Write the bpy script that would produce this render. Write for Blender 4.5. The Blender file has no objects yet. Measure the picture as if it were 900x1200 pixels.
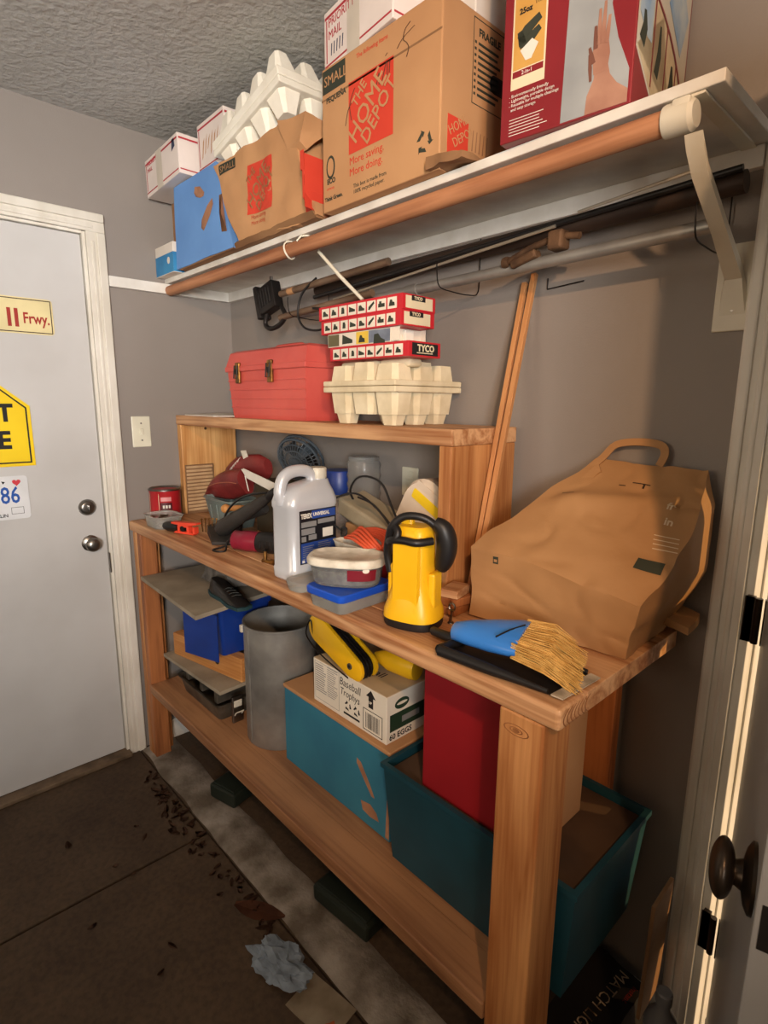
import bpy, bmesh, math, random
from mathutils import Vector, Matrix, noise
random.seed(7)
D = bpy.data; SC = bpy.context.scene; COL = SC.collection
PI = math.pi

# ------------------------------------------------------------------ camera
cam_d = D.cameras.new('camera'); cam = D.objects.new('camera', cam_d); COL.objects.link(cam); SC.camera = cam
CAM = Vector((2.2896, -1.2305, 1.4640)); yaw, pitch, roll = 0.8204, -0.19256, 0.00799
fwd = Vector((-math.sin(yaw)*math.cos(pitch), math.cos(yaw)*math.cos(pitch), math.sin(pitch)))
rt = fwd.cross(Vector((0, 0, 1))).normalized(); up = rt.cross(fwd)
rt2 = rt*math.cos(roll) + up*math.sin(roll); up2 = up*math.cos(roll) - rt*math.sin(roll)
m3 = Matrix((rt2, up2, -fwd)).transposed()
cam.matrix_world = Matrix.Translation(CAM) @ m3.to_4x4()
cam_d.sensor_fit = 'VERTICAL'; cam_d.sensor_height = 24; cam_d.lens = 657.3/1200*24
cam_d.clip_start = 0.02

# ------------------------------------------------------------------ exposure, world, lights
SC.view_settings.view_transform = 'Standard'; SC.view_settings.look = 'None'
SC.view_settings.exposure = 0.0; SC.view_settings.gamma = 1; SC.view_settings.use_curve_mapping = False
W = D.worlds.new('world'); SC.world = W; W.use_nodes = True
bg = W.node_tree.nodes['Background']; bg.inputs[0].default_value = (0.95, 0.92, 0.90, 1); bg.inputs[1].default_value = 2.2

def light(name, kind, loc, target, energy, color, **kw):
    l = D.lights.new(name, kind); l.energy = energy; l.color = color
    for k, v in kw.items(): setattr(l, k, v)
    o = D.objects.new(name, l); COL.objects.link(o); o.location = loc
    d = Vector(target) - Vector(loc); o.rotation_euler = d.to_track_quat('-Z', 'Y').to_euler()
    return o
# warm spot fixture near the ceiling behind the photographer
light('ceiling_spot_light', 'SPOT', (2.86, -1.55, 2.17), (1.35, -0.1, 1.50), 82, (1.0, 0.60, 0.33), shadow_soft_size=0.022, spot_size=math.radians(88), spot_blend=1.0)
# daylight entering through the high window in the right wall
light('window_daylight', 'AREA', (3.58, -2.25, 1.62), (0.1, -0.75, 2.06), 22, (1.0, 0.98, 0.95), shape='RECTANGLE', size=0.6, size_y=0.7, spread=math.radians(72))
# added weak warm fill lamp behind the photographer, lifts the dark right side
light('fill_light', 'AREA', (1.3, -2.92, 1.60), (1.5, 0, 1.60), 5.2, (1.0, 0.80, 0.60), shape='RECTANGLE', size=0.9, size_y=0.8, spread=math.radians(120))
# low evening sun outside the open side door
sun = light('evening_sun', 'SUN', (6, 2.5, 3), (6-0.87, 2.5-0.50, 3-0.215), 2.9, (1.0, 0.60, 0.22), angle=0.01)

# ------------------------------------------------------------------ materials
def S(r, g, b):
    f = lambda c: (c/255/12.92) if c/255 <= .04045 else ((c/255+.055)/1.055)**2.4
    return (f(r), f(g), f(b), 1)
MATS = {}
def mat(name, c1, c2=None, scale=6, rough=.6, metal=0, bump=0, bscale=180, stretch=(1, 1, 1), trans=0, alpha=1,
        coat=0, contrast=(.35, .65), detail=4, ior=1.45, emit=None, dist=0, bdist=.002):
    if name in MATS: return MATS[name]
    m = D.materials.new(name); m.use_nodes = True; nt = m.node_tree; N = nt.nodes; L = nt.links
    p = N['Principled BSDF']; p.inputs['Roughness'].default_value = rough; p.inputs['Metallic'].default_value = metal
    p.inputs['Transmission Weight'].default_value = trans; p.inputs['Alpha'].default_value = alpha
    p.inputs['Coat Weight'].default_value = coat; p.inputs['IOR'].default_value = ior
    tc = N.new('ShaderNodeTexCoord'); mp = N.new('ShaderNodeMapping'); mp.inputs['Scale'].default_value = stretch
    L.new(tc.outputs['Object'], mp.inputs[0])
    if c2 is None: c2 = tuple(c*.82 for c in c1[:3])+(1,)
    nz = N.new('ShaderNodeTexNoise'); nz.inputs['Scale'].default_value = scale; nz.inputs['Detail'].default_value = detail
    nz.inputs['Distortion'].default_value = dist
    L.new(mp.outputs[0], nz.inputs['Vector'])
    r = N.new('ShaderNodeValToRGB'); r.color_ramp.elements[0].position = contrast[0]; r.color_ramp.elements[1].position = contrast[1]
    r.color_ramp.elements[0].color = c2; r.color_ramp.elements[1].color = c1
    L.new(nz.outputs['Fac'], r.inputs[0]); L.new(r.outputs[0], p.inputs['Base Color'])
    if bump:
        b = N.new('ShaderNodeBump'); b.inputs['Strength'].default_value = bump; b.inputs['Distance'].default_value = bdist
        n2 = N.new('ShaderNodeTexNoise'); n2.inputs['Scale'].default_value = bscale; n2.inputs['Detail'].default_value = 3
        L.new(mp.outputs[0] if stretch != (1, 1, 1) else tc.outputs['Object'], n2.inputs['Vector'])
        L.new(n2.outputs['Fac'], b.inputs['Height']); L.new(b.outputs[0], p.inputs['Normal'])
    if emit: p.inputs['Emission Color'].default_value = emit; p.inputs['Emission Strength'].default_value = 1
    MATS[name] = m; return m

def wood(name, axis, light_c, dark_c, ring=9, rough=.55, fine=1.0):
    m = D.materials.new(name); m.use_nodes = True; nt = m.node_tree; N = nt.nodes; L = nt.links
    p = N['Principled BSDF']; p.inputs['Roughness'].default_value = rough
    tc = N.new('ShaderNodeTexCoord')
    st = [7, 7, 7]; st[axis] = .55
    st2 = [90, 90, 90]; st2[axis] = 3
    mp = N.new('ShaderNodeMapping'); mp.inputs['Scale'].default_value = st; L.new(tc.outputs['Object'], mp.inputs[0])
    nz = N.new('ShaderNodeTexNoise'); nz.inputs['Scale'].default_value = 1.6; nz.inputs['Detail'].default_value = 3; nz.inputs['Distortion'].default_value = .6
    L.new(mp.outputs[0], nz.inputs['Vector'])
    mul = N.new('ShaderNodeMath'); mul.operation = 'MULTIPLY'; mul.inputs[1].default_value = ring; L.new(nz.outputs['Fac'], mul.inputs[0])
    fr = N.new('ShaderNodeMath'); fr.operation = 'PINGPONG'; fr.inputs[1].default_value = 1; L.new(mul.outputs[0], fr.inputs[0])
    mp2 = N.new('ShaderNodeMapping'); mp2.inputs['Scale'].default_value = st2; L.new(tc.outputs['Object'], mp2.inputs[0])
    n2 = N.new('ShaderNodeTexNoise'); n2.inputs['Scale'].default_value = 1.5*fine; n2.inputs['Detail'].default_value = 5; L.new(mp2.outputs[0], n2.inputs['Vector'])
    mx = N.new('ShaderNodeMix'); mx.inputs[0].default_value = .6; L.new(fr.outputs[0], mx.inputs[2]); L.new(n2.outputs['Fac'], mx.inputs[3])
    r = N.new('ShaderNodeValToRGB'); r.color_ramp.elements[0].position = .25; r.color_ramp.elements[1].position = .66
    r.color_ramp.elements[0].color = dark_c; r.color_ramp.elements[1].color = light_c
    L.new(mx.outputs[0], r.inputs[0])
    n3 = N.new('ShaderNodeTexNoise'); n3.inputs['Scale'].default_value = 3.5; n3.inputs['Detail'].default_value = 5; L.new(tc.outputs['Object'], n3.inputs['Vector'])
    r3 = N.new('ShaderNodeValToRGB'); r3.color_ramp.elements[0].position = .3; r3.color_ramp.elements[1].position = .62
    r3.color_ramp.elements[0].color = (.62, .58, .55, 1); r3.color_ramp.elements[1].color = (1, 1, 1, 1); L.new(n3.outputs['Fac'], r3.inputs[0])
    mm = N.new('ShaderNodeMix'); mm.data_type = 'RGBA'; mm.blend_type = 'MULTIPLY'; mm.inputs[0].default_value = .6
    L.new(r.outputs[0], mm.inputs[6]); L.new(r3.outputs[0], mm.inputs[7]); L.new(mm.outputs[2], p.inputs['Base Color'])
    b = N.new('ShaderNodeBump'); b.inputs['Strength'].default_value = .35; b.inputs['Distance'].default_value = .001
    L.new(n2.outputs['Fac'], b.inputs['Height']); L.new(b.outputs[0], p.inputs['Normal'])
    return m

PINE_L, PINE_D = S(210, 163, 118), S(158, 102, 60)
WX = wood('pine_along_x', 0, PINE_L, PINE_D); WY = wood('pine_along_y', 1, PINE_L, PINE_D); WZ = wood('pine_along_z', 2, S(206, 148, 92), S(160, 98, 50), ring=4)
WZL = wood('pale_pine_board', 2, S(232, 182, 118), S(190, 128, 66), ring=4)
WZR = wood('red_fir_post', 2, S(178, 112, 64), S(126, 72, 38), ring=6)
RODW = wood('rod_wood', 0, S(190, 132, 92), S(140, 84, 52), ring=5)
SHELFW = wood('lower_shelf_board', 0, S(176, 128, 88), S(134, 90, 58), ring=5)
LATH = wood('lath_wood', 2, S(214, 156, 100), S(176, 112, 62), ring=3)
BLOCKW = wood('block_wood', 0, S(222, 168, 104), S(186, 122, 62), ring=4)
WALLP = mat('grey_wall_paint', S(142, 134, 127), S(136, 128, 121), scale=2, rough=.62, bump=.25, bscale=260)
CEIL = mat('ceiling_texture', S(188, 187, 182), S(178, 177, 172), scale=3, rough=.9, bump=.7, bscale=52, bdist=.008)
WHITEP = mat('white_trim_paint', S(232, 229, 222), S(216, 212, 203), scale=14, rough=.45, bump=.1, bscale=60)
DOORP = mat('white_door_paint', S(198, 197, 195), S(186, 184, 181), scale=3, rough=.42, contrast=(.25, .6))
SHELFP = mat('white_shelf_paint', S(226, 222, 212), S(205, 199, 188), scale=10, rough=.5)
NICKEL = mat('brushed_nickel', S(150, 146, 140), S(110, 106, 102), rough=.32, metal=1)
GALV = mat('galvanized_metal', S(172, 170, 164), S(126, 124, 120), scale=9, rough=.45, metal=.6, contrast=(.3, .7))
BRONZE = mat('dark_bronze', S(72, 62, 52), S(46, 38, 32), rough=.35, metal=.8)
BLACKP = mat('black_plastic', S(30, 28, 28), S(22, 20, 20), rough=.45)
BLACKM = mat('blackened_steel', S(48, 44, 42), S(30, 27, 26), rough=.5, metal=.6)
CARD = mat('brown_cardboard', S(188, 142, 98), S(176, 130, 88), scale=5, rough=.8, bump=.12, bscale=90)
CARDD = mat('dull_cardboard', S(150, 112, 76), S(128, 92, 60), scale=6, rough=.85, bump=.15, bscale=70)
KRAFT = mat('kraft_paper', S(176, 132, 86), S(164, 120, 76), scale=4, rough=.75, bump=.5, bscale=22, bdist=.004)
CARDIN = mat('cardboard_print_dark', S(50, 44, 38), rough=.8)
INKG = mat('dark_green_ink', S(52, 56, 44), rough=.8)
INKR = mat('orange_red_ink', S(206, 66, 44), S(196, 58, 38), rough=.75)
INKK = mat('black_ink', S(28, 26, 26), rough=.7)
INKW = mat('white_ink', S(225, 220, 208), rough=.7)

# ------------------------------------------------------------------ geometry helpers
class B:
    def __init__(s): s.bm = bmesh.new()
    def box(s, x0, x1, y0, y1, z0, z1, bev=0, seg=2, M=None):
        t = bmesh.new(); bmesh.ops.create_cube(t, size=1)
        bmesh.ops.scale(t, vec=(x1-x0, y1-y0, z1-z0), verts=t.verts)
        bmesh.ops.translate(t, vec=((x0+x1)/2, (y0+y1)/2, (z0+z1)/2), verts=t.verts)
        if bev: bmesh.ops.bevel(t, geom=t.edges[:], offset=bev, segments=seg, affect='EDGES', profile=.5)
        return s.add(t, M)
    def add(s, t, M=None):
        if M is not None: bmesh.ops.transform(t, matrix=M, verts=t.verts)
        me = D.meshes.new('tmp'); t.to_mesh(me); t.free(); s.bm.from_mesh(me); D.meshes.remove(me); return s
    def tube(s, pts, r, seg=8, cap=True, closed=False):
        pts = [Vector(p) for p in pts]; n = len(pts); rr = r if isinstance(r, (list, tuple)) else [r]*n
        bm = s.bm; rings = []; prev = None
        for i, p in enumerate(pts):
            if closed: d = pts[(i+1) % n]-pts[i-1]
            else: d = pts[min(i+1, n-1)]-pts[max(i-1, 0)]
            d.normalize()
            if prev is None:
                a = d.orthogonal().normalized()
            else:
                a = (prev - d*prev.dot(d))
                a = a.normalized() if a.length > 1e-6 else d.orthogonal().normalized()
            prev = a; b = d.cross(a)
            rings.append([bm.verts.new(p+(a*math.cos(2*PI*k/seg)+b*math.sin(2*PI*k/seg))*rr[i]) for k in range(seg)])
        m = n if closed else n-1
        for i in range(m):
            A, Bq = rings[i], rings[(i+1) % n]
            for k in range(seg): bm.faces.new((A[k], A[(k+1) % seg], Bq[(k+1) % seg], Bq[k]))
        if cap and not closed:
            bm.faces.new(rings[0][::-1]); bm.faces.new(rings[-1])
        return s
    def lathe(s, prof, seg=24, c=(0, 0, 0), sx=1, sy=1, M=None, cap0=True, cap1=True):
        t = bmesh.new(); rings = []
        for r, z in prof:
            rings.append([t.verts.new((c[0]+r*sx*math.cos(2*PI*k/seg), c[1]+r*sy*math.sin(2*PI*k/seg), c[2]+z)) for k in range(seg)])
        for A, Q in zip(rings, rings[1:]):
            for k in range(seg): t.faces.new((A[k], A[(k+1) % seg], Q[(k+1) % seg], Q[k]))
        if cap0: t.faces.new(rings[0][::-1])
        if cap1: t.faces.new(rings[-1])
        return s.add(t, M)
    def loft(s, sections, M=None, cap=True):
        """sections: list of closed loops of 3D points, same count."""
        t = bmesh.new(); R = [[t.verts.new(p) for p in sec] for sec in sections]; n = len(R[0])
        for A, Q in zip(R, R[1:]):
            for k in range(n): t.faces.new((A[k], A[(k+1) % n], Q[(k+1) % n], Q[k]))
        if cap: t.faces.new(R[0][::-1]); t.faces.new(R[-1])
        return s.add(t, M)
    def prism(s, poly, depth, M=None, bev=0):
        """poly in local XY, extruded along -Z by depth (front at z=0)."""
        t = bmesh.new(); vs = [t.verts.new((x, y, 0)) for x, y in poly]; f = t.faces.new(vs)
        r = bmesh.ops.extrude_face_region(t, geom=[f]); vv = [e for e in r['geom'] if isinstance(e, bmesh.types.BMVert)]
        bmesh.ops.translate(t, vec=(0, 0, -depth), verts=vv)
        if bev: bmesh.ops.bevel(t, geom=t.edges[:], offset=bev, segments=2, affect='EDGES', profile=.5)
        bmesh.ops.recalc_face_normals(t, faces=t.faces)
        return s.add(t, M)
    def warp(s, c8, n=(6, 6, 6), amp=0, freq=6, seed=0, crease=0):
        """hexahedron from 8 corners (x fastest, then y, then z), subdivided and crumpled."""
        c8 = [Vector(c) for c in c8]; off = Vector((seed*7.3, seed*3.1, seed*5.7))
        def P(u, v, w):
            a = c8[0].lerp(c8[1], u).lerp(c8[2].lerp(c8[3], u), v); b = c8[4].lerp(c8[5], u).lerp(c8[6].lerp(c8[7], u), v)
            q = a.lerp(b, w)
            nv = noise.noise_vector(q*freq+off)*amp
            if crease:
                q2 = q*freq*2.3+off; nv += noise.noise_vector(Vector((q2.x, q2.y, q2.z)))*amp*crease
            return q+nv
        t = bmesh.new(); V = {}
        def g(i, j, k):
            key = (i, j, k)
            if key not in V: V[key] = t.verts.new(P(i/n[0], j/n[1], k/n[2]))
            return V[key]
        for i in range(n[0]):
            for j in range(n[1]):
                t.faces.new((g(i, j, 0), g(i, j+1, 0), g(i+1, j+1, 0), g(i+1, j, 0))); K = n[2]
                t.faces.new((g(i, j, K), g(i+1, j, K), g(i+1, j+1, K), g(i, j+1, K)))
        for i in range(n[0]):
            for k in range(n[2]):
                t.faces.new((g(i, 0, k), g(i+1, 0, k), g(i+1, 0, k+1), g(i, 0, k+1))); J = n[1]
                t.faces.new((g(i, J, k), g(i, J, k+1), g(i+1, J, k+1), g(i+1, J, k)))
        for j in range(n[1]):
            for k in range(n[2]):
                t.faces.new((g(0, j, k), g(0, j, k+1), g(0, j+1, k+1), g(0, j+1, k))); I = n[0]
                t.faces.new((g(I, j, k), g(I, j+1, k), g(I, j+1, k+1), g(I, j, k+1)))
        return s.add(t)
    def obj(s, name, m, parent=None, smooth=None, loc=None, rot=None):
        bmesh.ops.recalc_face_normals(s.bm, faces=s.bm.faces)
        me = D.meshes.new(name); s.bm.to_mesh(me); s.bm.free()
        if m: me.materials.append(m)
        o = D.objects.new(name, me); COL.objects.link(o)
        if parent: o.parent = parent
        if smooth is not None:
            for pl in me.polygons: pl.use_smooth = True
            me.set_sharp_from_angle(angle=math.radians(smooth))
        if loc: o.location = loc
        if rot: o.rotation_euler = rot
        return o

def thing(name, label, cat, loc=(0, 0, 0), rz=0, group=None, rot=None):
    o = D.objects.new(name, None); COL.objects.link(o); o.location = loc; o.rotation_euler = rot or (0, 0, rz); o.empty_display_size = .05
    return tag(o, label, cat, group)
def tag(o, label, cat, group=None):
    o['label'] = label; o['category'] = cat
    if group: o['group'] = group
    return o
def struct(o, label=None):
    o['kind'] = 'structure'
    if label: o['label'] = label
    return o
def frame(o, xd, yd):
    x = Vector(xd).normalized(); z = x.cross(Vector(yd)).normalized(); y = z.cross(x)
    M = Matrix((x, y, z)).transposed().to_4x4(); M.translation = Vector(o); return M
FX, FZ, FY = (1, 0, 0), (0, 0, 1), (0, 1, 0)
def text(parent, body, size, o, xd, yd, m, bold=0, align='LEFT', name='lettering', ang=0, sx=1.0, shear=0, lift=.0006):
    c = D.curves.new('t', 'FONT'); c.body = body; c.size = size; bold = 0 if any(ch in body for ch in 'MWm') else bold; c.align_x = align; c.offset = bold; c.extrude = .0002; c.shear = shear
    c.resolution_u = 2
    t = D.objects.new('t', c); COL.objects.link(t)
    me = D.meshes.new_from_object(t.evaluated_get(bpy.context.evaluated_depsgraph_get())); D.objects.remove(t); D.curves.remove(c)
    M = frame(o, xd, yd) @ Matrix.Translation((0, 0, lift)) @ Matrix.Rotation(ang, 4, 'Z') @ Matrix.Diagonal((sx, 1, 1, 1))
    me.transform(M); me.materials.clear(); me.materials.append(m)
    ob = D.objects.new(name, me); COL.objects.link(ob); ob.parent = parent
    return ob
def decal(parent, name, polys, o, xd, yd, m, lift=.0004, th=.0003):
    """flat print: polygons in the face's own plane"""
    b = B(); M = frame(o, xd, yd)
    for pl in polys: b.prism(pl, th, M @ Matrix.Translation((0, 0, lift)))
    return b.obj(name, m, parent)
def R(x0, y0, x1, y1): return [(x0, y0), (x1, y0), (x1, y1), (x0, y1)]
def circ(cx, cy, r, n=20, ry=None): return [(cx+r*math.cos(2*PI*k/n), cy+(ry or r)*math.sin(2*PI*k/n)) for k in range(n)]
def rrect(x0, y0, x1, y1, r, n=4):
    P = []
    for cx, cy, a in ((x1-r, y1-r, 0), (x0+r, y1-r, PI/2), (x0+r, y0+r, PI), (x1-r, y0+r, 1.5*PI)):
        for k in range(n+1): t = a+PI/2*k/n; P.append((cx+r*math.cos(t), cy+r*math.sin(t)))
    return P
def outline(x0, y0, x1, y1, w):
    return [R(x0, y0, x1, y0+w), R(x0, y1-w, x1, y1), R(x0, y0+w, x0+w, y1-w), R(x1-w, y0+w, x1, y1-w)]
def spline(pts, n=8):
    P = [Vector(p) for p in pts]; out = []
    for i in range(len(P)-1):
        a, b, c, d = P[max(i-1, 0)], P[i], P[i+1], P[min(i+2, len(P)-1)]
        for k in range(n):
            t = k/n; out.append(.5*((2*b)+(c-a)*t+(2*a-5*b+4*c-d)*t*t+(3*b-a-3*c+d)*t**3))
    out.append(P[-1]); return out
def lines(x0, y0, x1, n, dy, h, ragged=.25):
    """block of tiny print as thin bars"""
    return [R(x0, y0-i*dy-h, x1-random.random()*ragged*(x1-x0), y0-i*dy) for i in range(n)]

# ================================================================== ROOM
WALLC = mat('cream_wall_paint', S(222, 204, 178), S(214, 196, 170), scale=2, rough=.6)
H = 2.43
struct(B().box(-.15, 0, -3.0, -1.46, 0, H).box(-.15, 0, -.555, .15, 0, H).box(-.15, 0, -1.46, -.555, 2.055, H).obj('wall_left', WALLP))
struct(B().box(0, 2.02, 0, .12, 0, H).box(2.66, 3.6, 0, .12, 0, H).box(2.02, 2.66, 0, .12, 2.05, H).obj('wall_back', WALLP))
struct(B().box(3.6, 3.75, -3.0, .15, 0, 1.2).box(3.6, 3.75, -3.0, .15, 2.0, H).box(3.6, 3.75, -3.0, -2.65, 1.2, 2.0).box(3.6, 3.75, -1.85, .15, 1.2, 2.0).obj('wall_right', WALLC))
struct(B().box(-.15, 3.75, -3.15, -3.0, 0, H).obj('wall_front', WALLC))
struct(B().box(-.15, 3.75, -3.15, .15, H, H+.1).obj('ceiling', CEIL))

# floor: concrete, joint and slab step
def floor_mat():
    m = D.materials.new('stained_concrete'); m.use_nodes = True; nt = m.node_tree; N = nt.nodes; L = nt.links
    p = N['Principled BSDF']; p.inputs['Roughness'].default_value = .82
    tc = N.new('ShaderNodeTexCoord')
    n1 = N.new('ShaderNodeTexNoise'); n1.inputs['Scale'].default_value = 2.3; n1.inputs['Detail'].default_value = 8; n1.inputs['Roughness'].default_value = .65; L.new(tc.outputs['Object'], n1.inputs['Vector'])
    r = N.new('ShaderNodeValToRGB'); r.color_ramp.elements[0].color = S(64, 48, 34); r.color_ramp.elements[1].color = S(92, 74, 54); r.color_ramp.elements[0].position = .35; r.color_ramp.elements[1].position = .7
    L.new(n1.outputs['Fac'], r.inputs[0])
    n2 = N.new('ShaderNodeTexNoise'); n2.inputs['Scale'].default_value = 60; n2.inputs['Detail'].default_value = 6; L.new(tc.outputs['Object'], n2.inputs['Vector'])
    r2 = N.new('ShaderNodeValToRGB'); r2.color_ramp.elements[0].color = (.6, .6, .6, 1); r2.color_ramp.elements[0].position = .35; r2.color_ramp.elements[1].position = .6; L.new(n2.outputs['Fac'], r2.inputs[0])
    mx = N.new('ShaderNodeMix'); mx.data_type = 'RGBA'; mx.blend_type = 'MULTIPLY'; mx.inputs[0].default_value = .7
    L.new(r.outputs[0], mx.inputs[6]); L.new(r2.outputs[0], mx.inputs[7]); L.new(mx.outputs[2], p.inputs['Base Color'])
    b = N.new('ShaderNodeBump'); b.inputs['Strength'].default_value = .6; b.inputs['Distance'].default_value = .003; L.new(n2.outputs['Fac'], b.inputs['Height']); L.new(b.outputs[0], p.inputs['Normal'])
    return m
FLOORM = floor_mat()
DUST = mat('dusty_grey_concrete', S(156, 148, 138), S(98, 88, 76), scale=9, rough=.9, bump=.8, bscale=50, detail=8, contrast=(.38, .66), bdist=.006)
fl = D.objects.new('floor', None); COL.objects.link(fl); struct(fl)
B().box(-.15, .636, -3.15, -.518, -.1, 0, .004).obj('slab', FLOORM, fl)
B().box(.646, 3.75, -3.15, -.518, -.1, 0, .004).obj('slab', FLOORM, fl)
B().box(-.15, 3.75, -.514, .15, -.1, -.001).obj('slab', FLOORM, fl)
B().box(-.15, 3.75, -3.15, .15, -.12, -.1).obj('subfloor', FLOORM, fl)
# raised dusty rib of concrete along the bench
b = B(); secs = []
for i in range(60):
    x = .02+i*(1.95/59); n = lambda s: noise.noise(Vector((x*6, s, 0)))*.012
    secs.append([(x, -.512+n(1), -.002), (x, -.502+n(1), .006+n(5)*.3), (x, -.44, .009+n(7)*.3), (x, -.385+n(2), .006+n(8)*.3), (x, -.368+n(2), -.002)])
b.loft(secs); b.obj('concrete_rib', DUST, fl, smooth=60)

# --- white door in the left wall with its casing
CAS = mat('casing_white_paint', S(228, 224, 214), S(206, 200, 186), scale=9, rough=.5, stretch=(1, 1, .4), bump=.15, bscale=80)
def casing_v(b, xw, y0, y1, z0, z1, nx=1):
    """vertical casing on plane x=xw with profile across y"""
    b.box(xw, xw+nx*.012, y0, y1, z0, z1, .002)
    w = (y1-y0); b.box(xw, xw+nx*.019, y0+w*.52, y1-.001, z0, z1-.001, .004)
    b.box(xw, xw+nx*.015, y0+w*.22, y0+w*.4, z0, z1-.03, .003)
d1 = D.objects.new('door_1', None); COL.objects.link(d1); struct(d1)
B().box(-.05, -.012, -1.447, -.568, .022, 2.040, .003).obj('slab', DOORP, d1)
b = B(); casing_v(b, 0, -.5545, -.491, 0, 2.0515); b.obj('casing', CAS, d1)
b = B(); b.box(0, .012, -1.53, -.491, 2.0515, 2.115, .002); b.box(0, .019, -1.53, -.492, 2.085, 2.114, .004); b.box(0, .015, -1.5, -.53, 2.062, 2.074, .003); b.obj('head_casing', CAS, d1)
B().box(0, .015, -1.53, -1.462, 0, 2.05, .002).obj('casing', CAS, d1)
B().box(-.1, .0, -.5655, -.5545, 0, 2.05, .001).box(-.1, -.052, -.58, -.5655, 0, 2.045, .001).obj('jamb', CAS, d1)
B().box(-.1, .0, -1.46, -.5655, 2.042, 2.0515, .001).obj('head_jamb', CAS, d1)
B().box(-.12, .035, -1.46, -.5545, 0, .018, .004).obj('threshold', mat('worn_threshold', S(120, 100, 78), S(84, 68, 50), scale=20, rough=.6), d1)
def knob(parent, name, loc, nrm=(1, 0, 0), r=.027, m=NICKEL, deep=.055):
    M = Vector(nrm).to_track_quat('Z', 'Y').to_matrix().to_4x4(); M.translation = Vector(loc)
    b = B(); b.lathe([(r*1.15, 0), (r*1.15, .004), (r*.9, .009), (r*.5, .012), (r*.42, deep*.4)]+[(r*math.sin(a_)*1.0 if a_ > .45 else r*.42, deep*.70-deep*.30*math.cos(a_)) for a_ in [.45+.2*k for k in range(13)]], 40, M=M)
    return b.obj(name, m, parent, smooth=40)
knob(d1, 'door_knob', (-.012, -.628, .925))
b = B(); M = Matrix.Translation((-.012, -.628, 1.065)) @ Matrix.Rotation(PI/2, 4, 'Y')
b.lathe([(.031, 0), (.031, .006), (.024, .016), (.018, .018)], M=M); b.box(.0, .020, -.632, -.622, 1.053, 1.077, .003); b.obj('deadbolt', NICKEL, d1, smooth=40)
B().box(-.001, .012, -.571, -.568, .80, .88).obj('strike_plate', NICKEL, d1)

# --- side door in the back wall, standing open
d2 = D.objects.new('door_2', None); COL.objects.link(d2); struct(d2)
b = B(); b.box(1.95, 2.006, -.012, 0, 0, 2.11, .002); b.box(1.953, 1.972, -.019, 0, 0, 2.105, .004); b.box(1.982, 1.992, -.015, 0, 0, 2.10, .003); b.obj('casing', CAS, d2)
B().box(2.675, 2.74, -.015, 0, 0, 2.11, .003).obj('casing', CAS, d2)
B().box(1.95, 2.74, -.018, 0, 2.06, 2.12, .003).obj('head_casing', CAS, d2)
B().box(2.004, 2.022, -.002, .12, 0, 2.05, .002).box(2.022, 2.026, .045, .08, 0, 2.05, .001).obj('jamb', CAS, d2)
B().box(2.655, 2.675, -.002, .12, 0, 2.05, .002).obj('jamb', CAS, d2)
B().box(2.022, 2.655, -.002, .12, 2.03, 2.05, .002).obj('head_jamb', CAS, d2)
th = math.radians(14.2)
u = Vector((math.sin(th), -math.cos(th), 0)); nrm = Vector((-math.cos(th), -math.sin(th), 0))   # nrm: room-facing side
Md = frame((2.046, -.016, 0), u, (0, 0, 1))
GREYD = mat('side_door_paint', S(150, 150, 148), S(140, 140, 138), scale=3, rough=.4)
# local: X along door width, Y up, Z = u x z
zl = (Md.to_3x3() @ Vector((0, 0, 1)))
b = B(); b.box(.004, .588, .02, 2.03, -.036 if zl.dot(nrm) > 0 else 0, 0 if zl.dot(nrm) > 0 else .036, .002, M=Md); b.obj('slab', GREYD, d2)
sgn = 1 if zl.dot(nrm) > 0 else -1
for zz in (.346, 1.061, 1.82):
    b = B(); M = Matrix.Translation((2.036, -.022, zz-.045))
    b.lathe([(.0062, 0), (.0062, .09)], seg=12, M=M); b.box(2.012, 2.036, -.0210, -.0175, zz-.045, zz+.045); b.box(2.014, 2.028, -.021, -.008, zz-.045, zz+.045)
    b.box(.0, .012, zz-.045, zz+.045, 0, .002*sgn, M=Md) if sgn > 0 else b.box(.0, .012, zz-.045, zz+.045, -.002, 0, M=Md)
    b.obj('hinge', BRONZE, d2, smooth=30)
kp = Md @ Vector((.530, .922, 0)); knob(d2, 'door_knob', kp, nrm, r=.035, m=BRONZE, deep=.046)
kq = Md @ Vector((.530, .922, -.036*sgn)); knob(d2, 'door_knob', kq, -nrm, r=.029, m=BRONZE, deep=.062)
B().box(.5875, .5895, .885, .94, -.030*sgn if sgn > 0 else .006, -.006*sgn if sgn > 0 else .030, M=Md).obj('latch_plate', BLACKM, d2)
B().box(.5875, .5905, .3, 2.0, -.034 if sgn > 0 else .029, -.029 if sgn > 0 else .034, M=Md).obj('edge_strip', NICKEL, d2)
# ground outside that door
struct(B().box(.5, 7, .14, 1.9, 2.2, 2.3).obj('sun_blocker', WHITEP))  # added slab out of view, keeps the low sun off the upper doorway
struct(B().box(-1, 8, .15, 8, -.14, -.02).obj('ground_outside', mat('outside_ground', S(170, 150, 120), rough=.9)))

# --- trim and baseboards
struct(B().box(0, .018, -.4, 0, 0, .088, .003).obj('baseboard_left', WHITEP))
struct(B().box(.018, 1.95, -.018, 0, 0, .088, .003).obj('baseboard_back', WHITEP))
struct(B().box(0, .019, -.4905, 0, 1.874, 1.911, .002).obj('trim_1', WHITEP))
struct(B().box(.019, 1.95, -.019, 0, 1.874, 1.911, .002).obj('trim_2', WHITEP))
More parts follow.
